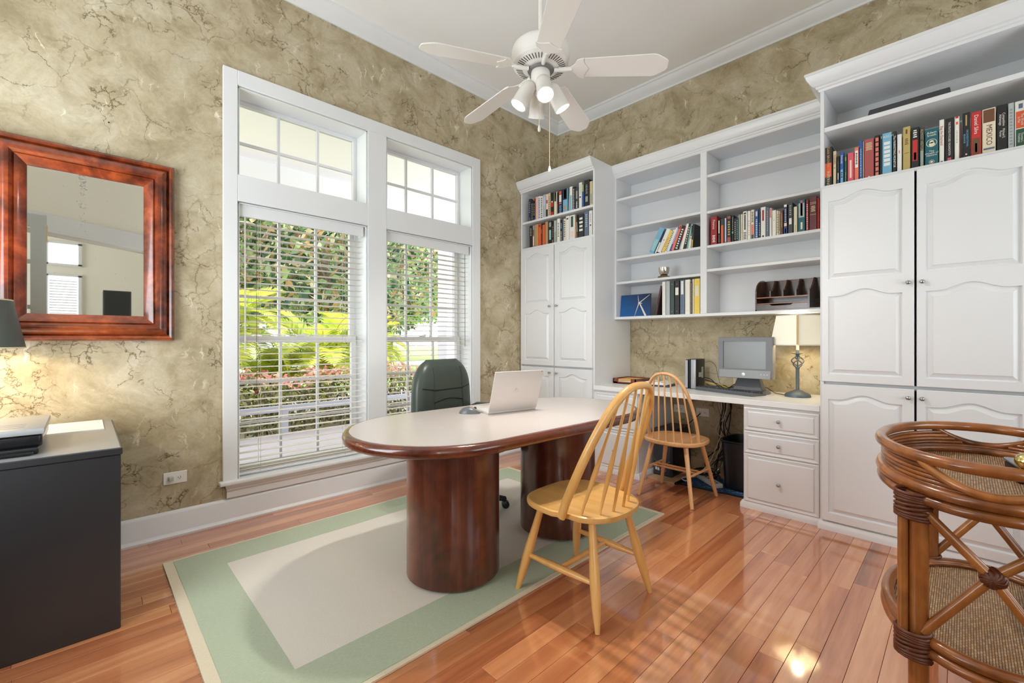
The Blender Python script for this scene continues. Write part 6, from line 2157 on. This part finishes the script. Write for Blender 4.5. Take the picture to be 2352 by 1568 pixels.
# ------------------------------------------------------------------ under the desk
pk = thing('wood_plank', 'worn wooden board on the floor under the computer tower', 'board', (3.74, 1.795, 0))
part('board', MB(pk).box(3.49, 3.99, 1.675, 1.915, 0.0005, 0.018), wood('board_tan', [(0.1, rgb(150, 112, 82)), (0.9, rgb(206, 172, 138))], 'X', 20, 0.06, 0.6, 0.0, 0.3, 0.1), pk, 0.001)
part('dark_strip', MB(pk).box(3.50, 3.98, 1.652, 1.674, 0.0005, 0.016), BLACKP, pk)
tw_ = thing('computer_tower', 'black computer tower standing on the board under the desk', 'computer', (3.79, 1.83, 0.0185))
part('case', MB().box(-0.18, 0.18, -0.085, 0.088, 0.0, 0.40), BLACKP, tw_, 0.006, 2, 40)
part('front_panel', MB().ring_loft([[(-0.18, -0.086, 0.0), (-0.18, 0.089, 0.0), (-0.18, 0.089, 0.40), (-0.18, -0.086, 0.40)], [(-0.20, -0.075, 0.01), (-0.20, 0.078, 0.01), (-0.20, 0.078, 0.39), (-0.20, -0.075, 0.39)]]), mat('tower_grey', rgb(52, 56, 66), 0.4), tw_)
m_ = MB()
m_.tube([(-0.2005, 0.075 - 0.15 * i / 12, 0.135 - 0.03 * math.sin(PI * i / 12)) for i in range(13)], 0.0022, 6)
m_.tube([(-0.2005, -0.012 + 0.024 * math.cos(2 * PI * k / 16), 0.052 + 0.013 * math.sin(2 * PI * k / 16)) for k in range(16)], 0.0018, 6, closed=True)
part('chrome_arc', m_, CHROME, tw_)
part('stickers', MB().box(-0.2012, -0.1998, 0.045, 0.062, 0.045, 0.07).box(-0.2012, -0.1998, 0.024, 0.041, 0.042, 0.067), mat('badge_white', rgb(216, 214, 210), 0.5), tw_)
wbk = thing('wastebasket', 'black plastic wastebasket beside the drawer unit', 'wastebasket', (3.80, 1.245, 0.012))
RC = lambda hw, hd, z, k=0.5: [(hd * superq(math.cos(2 * PI * i / 28), k), hw * superq(math.sin(2 * PI * i / 28), k), z) for i in range(28)]
part('bin', MB().ring_loft([RC(0.10, 0.13, 0.0), RC(0.112, 0.145, 0.012), RC(0.131, 0.172, 0.375), RC(0.139, 0.18, 0.38), RC(0.139, 0.18, 0.39), RC(0.126, 0.166, 0.388), RC(0.122, 0.162, 0.37), RC(0.104, 0.136, 0.02)]), mat('bin_black', rgb(16, 18, 24), 0.35), wbk, smooth=40)
mt = thing('floor_mat', 'blue patterned mat with dark edge under the wastebasket', 'mat', (3.76, 1.41, 0), R(4))
part('edging', MB().box(-0.21, 0.17, -0.255, 0.245, 0.0005, 0.007), BLACKP, mt)
part('pad', MB().box(-0.19, 0.15, -0.235, 0.225, 0.0006, 0.009), mat('mat_blue', rgb(36, 78, 122), 0.8, vary=0.15, scale=60), mt)
rgq = random.Random(3)
for k in range(14):
    x_, y_ = rgq.uniform(-0.17, -0.08), -0.21 + 0.42 * k / 14
    sq_ = MB().tube([(x_ + 0.026 * math.cos(a + k), y_ + 0.016 * math.sin(a * 1.3), 0.0096) for a in [0.6 * i for i in range(9)]], 0.0013, 4)
    part('line_motif', sq_, mat('mat_line', rgb(120, 160, 196), 0.8), mt)
ps = thing('power_strip', 'white power strip lying on the blue mat', 'power strip', (3.72, 1.48, 0.0105), R(-38))
part('housing', MB().box(-0.035, 0.035, -0.14, 0.14, 0.0, 0.034), mat('strip_white', rgb(222, 222, 218), 0.4), ps, 0.005, 2, 40)
part('switch', MB().box(-0.012, 0.012, 0.10, 0.122, 0.033, 0.038), mat('switch_red', rgb(170, 30, 26), 0.4), ps)
m_ = MB()
for k in range(5):
    m_.box(-0.008, 0.008, -0.12 + k * 0.04, -0.10 + k * 0.04, 0.0335, 0.0346)
part('sockets', m_, SLOT, ps)
CBK = mat('cable_black', rgb(24, 24, 26), 0.45)
CWH = mat('cable_white', rgb(222, 220, 214), 0.45)
CYE = mat('cable_yellow', rgb(232, 190, 40), 0.45)


def cable(label, pts, r, m):
    P_ = [Vector(p) for p in pts]
    out = []
    n = len(P_)
    for i in range(n - 1):
        a, b, c, d = P_[max(i - 1, 0)], P_[i], P_[i + 1], P_[min(i + 2, n - 1)]
        for k in range(6):
            s = k / 6
            out.append(0.5 * ((2 * b) + (c - a) * s + (2 * a - 5 * b + 4 * c - d) * s * s + (3 * b - a - 3 * c + d) * s ** 3))
    out.append(P_[-1])
    o = P_[0]
    mb = MB(o)
    mb.tube(out, r, 6)
    return tag(part('cable', mb, m, None, smooth=60), label, 'cable', 'cables at the desk')


rgc = random.Random(9)
looks = ['straight inner', 'looping', 'short', 'long', 'crossing', 'outer', 'tangled']
for k in range(9):
    y_ = 1.40 + 0.012 * k + rgc.uniform(-0.01, 0.01)
    x_ = 3.955 + rgc.uniform(-0.02, 0.02)
    pts = [(x_ + 0.03, y_ + 0.02, 0.73), (x_, y_ + rgc.uniform(-0.02, 0.02), 0.62), (x_ - 0.01, y_ + rgc.uniform(-0.04, 0.04), 0.46), (x_ - 0.02, y_ + rgc.uniform(-0.06, 0.06), 0.30),
           (x_ - 0.05 + rgc.uniform(-0.04, 0.04), y_ + rgc.uniform(-0.02, 0.12), 0.12), (x_ - 0.12, y_ + rgc.uniform(0.0, 0.16), 0.02)]
    white = k in (2, 5, 7)
    nth = (ORD[[2, 5, 7].index(k)] if white else ORD[[0, 1, 3, 4, 6, 8].index(k)])
    cable('thin %s cable hanging behind the desk, %s of its colour from the wastebasket' % ('white' if white else 'black', nth), pts, 0.0045 if not white else 0.0035, CWH if white else CBK)
cable('white cable loop hanging beside the cable bundle', [(3.95, 1.44, 0.52), (3.94, 1.49, 0.47), (3.93, 1.505, 0.41), (3.94, 1.47, 0.36), (3.95, 1.43, 0.37)], 0.004, CWH)
cable('black cable drooping from the outlet to the computer tower', [(4.0, 1.67, 0.53), (3.96, 1.72, 0.47), (3.95, 1.77, 0.42), (3.95, 1.80, 0.40)], 0.0045, CBK)
cable('white power strip cord curving over the mat', [(3.62, 1.60, 0.022), (3.60, 1.64, 0.02), (3.66, 1.68, 0.022), (3.78, 1.63, 0.013), (3.90, 1.55, 0.012)], 0.0045, CWH)
for k in range(5):
    a0 = rgc.uniform(0, 6)
    cx_, cy_ = 3.86 + rgc.uniform(-0.02, 0.02), 1.56 + rgc.uniform(-0.03, 0.03)
    cable('black cable coil behind the power strip, %s of five from the floor up' % ORD[k], [(cx_ + (0.06 + 0.012 * k) * math.cos(a0 + q * 0.9), cy_ + (0.06 + 0.01 * k) * math.sin(a0 + q * 0.9), 0.018 + 0.011 * k) for q in range(9)], 0.005, CBK)
for k, (m, nm) in enumerate(((CBK, 'black'), (CBK, 'black'), (CYE, 'yellow'), (CBK, 'black'))):
    cable('%s cable curling from the small computer toward the monitor' % (nm if nm == 'yellow' else ('topmost black', 'middle black', '', 'lowest black')[k]),
          [(3.915, 1.60 - 0.005 * k, ZD + 0.09 - 0.02 * k), (3.93, 1.55 - 0.01 * k, ZD + 0.075 - 0.02 * k), (3.93, 1.50 - 0.02 * k, ZD + 0.03), (3.925, 1.46 - 0.02 * k, ZD + 0.008 + 0.003 * k), (3.93, 1.38 - 0.01 * k, ZD + 0.012 + 0.012 * k), (3.93, 1.31, ZD + 0.03 + 0.01 * k)], 0.0038, m)
cable('thin grey cable arching up behind the small computer', [(3.93, 1.60, ZD + 0.22), (3.95, 1.56, ZD + 0.23), (3.96, 1.52, ZD + 0.19), (3.96, 1.50, ZD + 0.1), (3.95, 1.47, ZD + 0.012)], 0.0016, mat('cable_grey', rgb(70, 72, 70), 0.5))
cable('thin black lamp cord running across the desk to the monitor', [(3.79, 0.945, ZD + 0.005), (3.83, 0.99, ZD + 0.005), (3.88, 1.04, ZD + 0.006), (3.93, 1.10, ZD + 0.03), (3.95, 1.16, ZD + 0.05)], 0.0025, CBK)
# leaning white card behind the monitor
tag(part('white_card', MB((4.0, 1.37, ZD)).box(3.995, 4.003, 1.34, 1.385, ZD, ZD + 0.10), mat('card_cream', rgb(226, 214, 196), 0.6)), 'small cream card standing behind the monitor', 'card')

# lettering becomes plain mesh
for o in [o for o in list(COL.objects) if o.type == 'FONT']:
    me = bpy.data.meshes.new_from_object(o)
    n = bpy.data.objects.new('lettering', me)
    COL.objects.link(n)
    n.parent = o.parent
    n.matrix_basis = o.matrix_basis.copy()
    bpy.data.objects.remove(o, do_unlink=True)
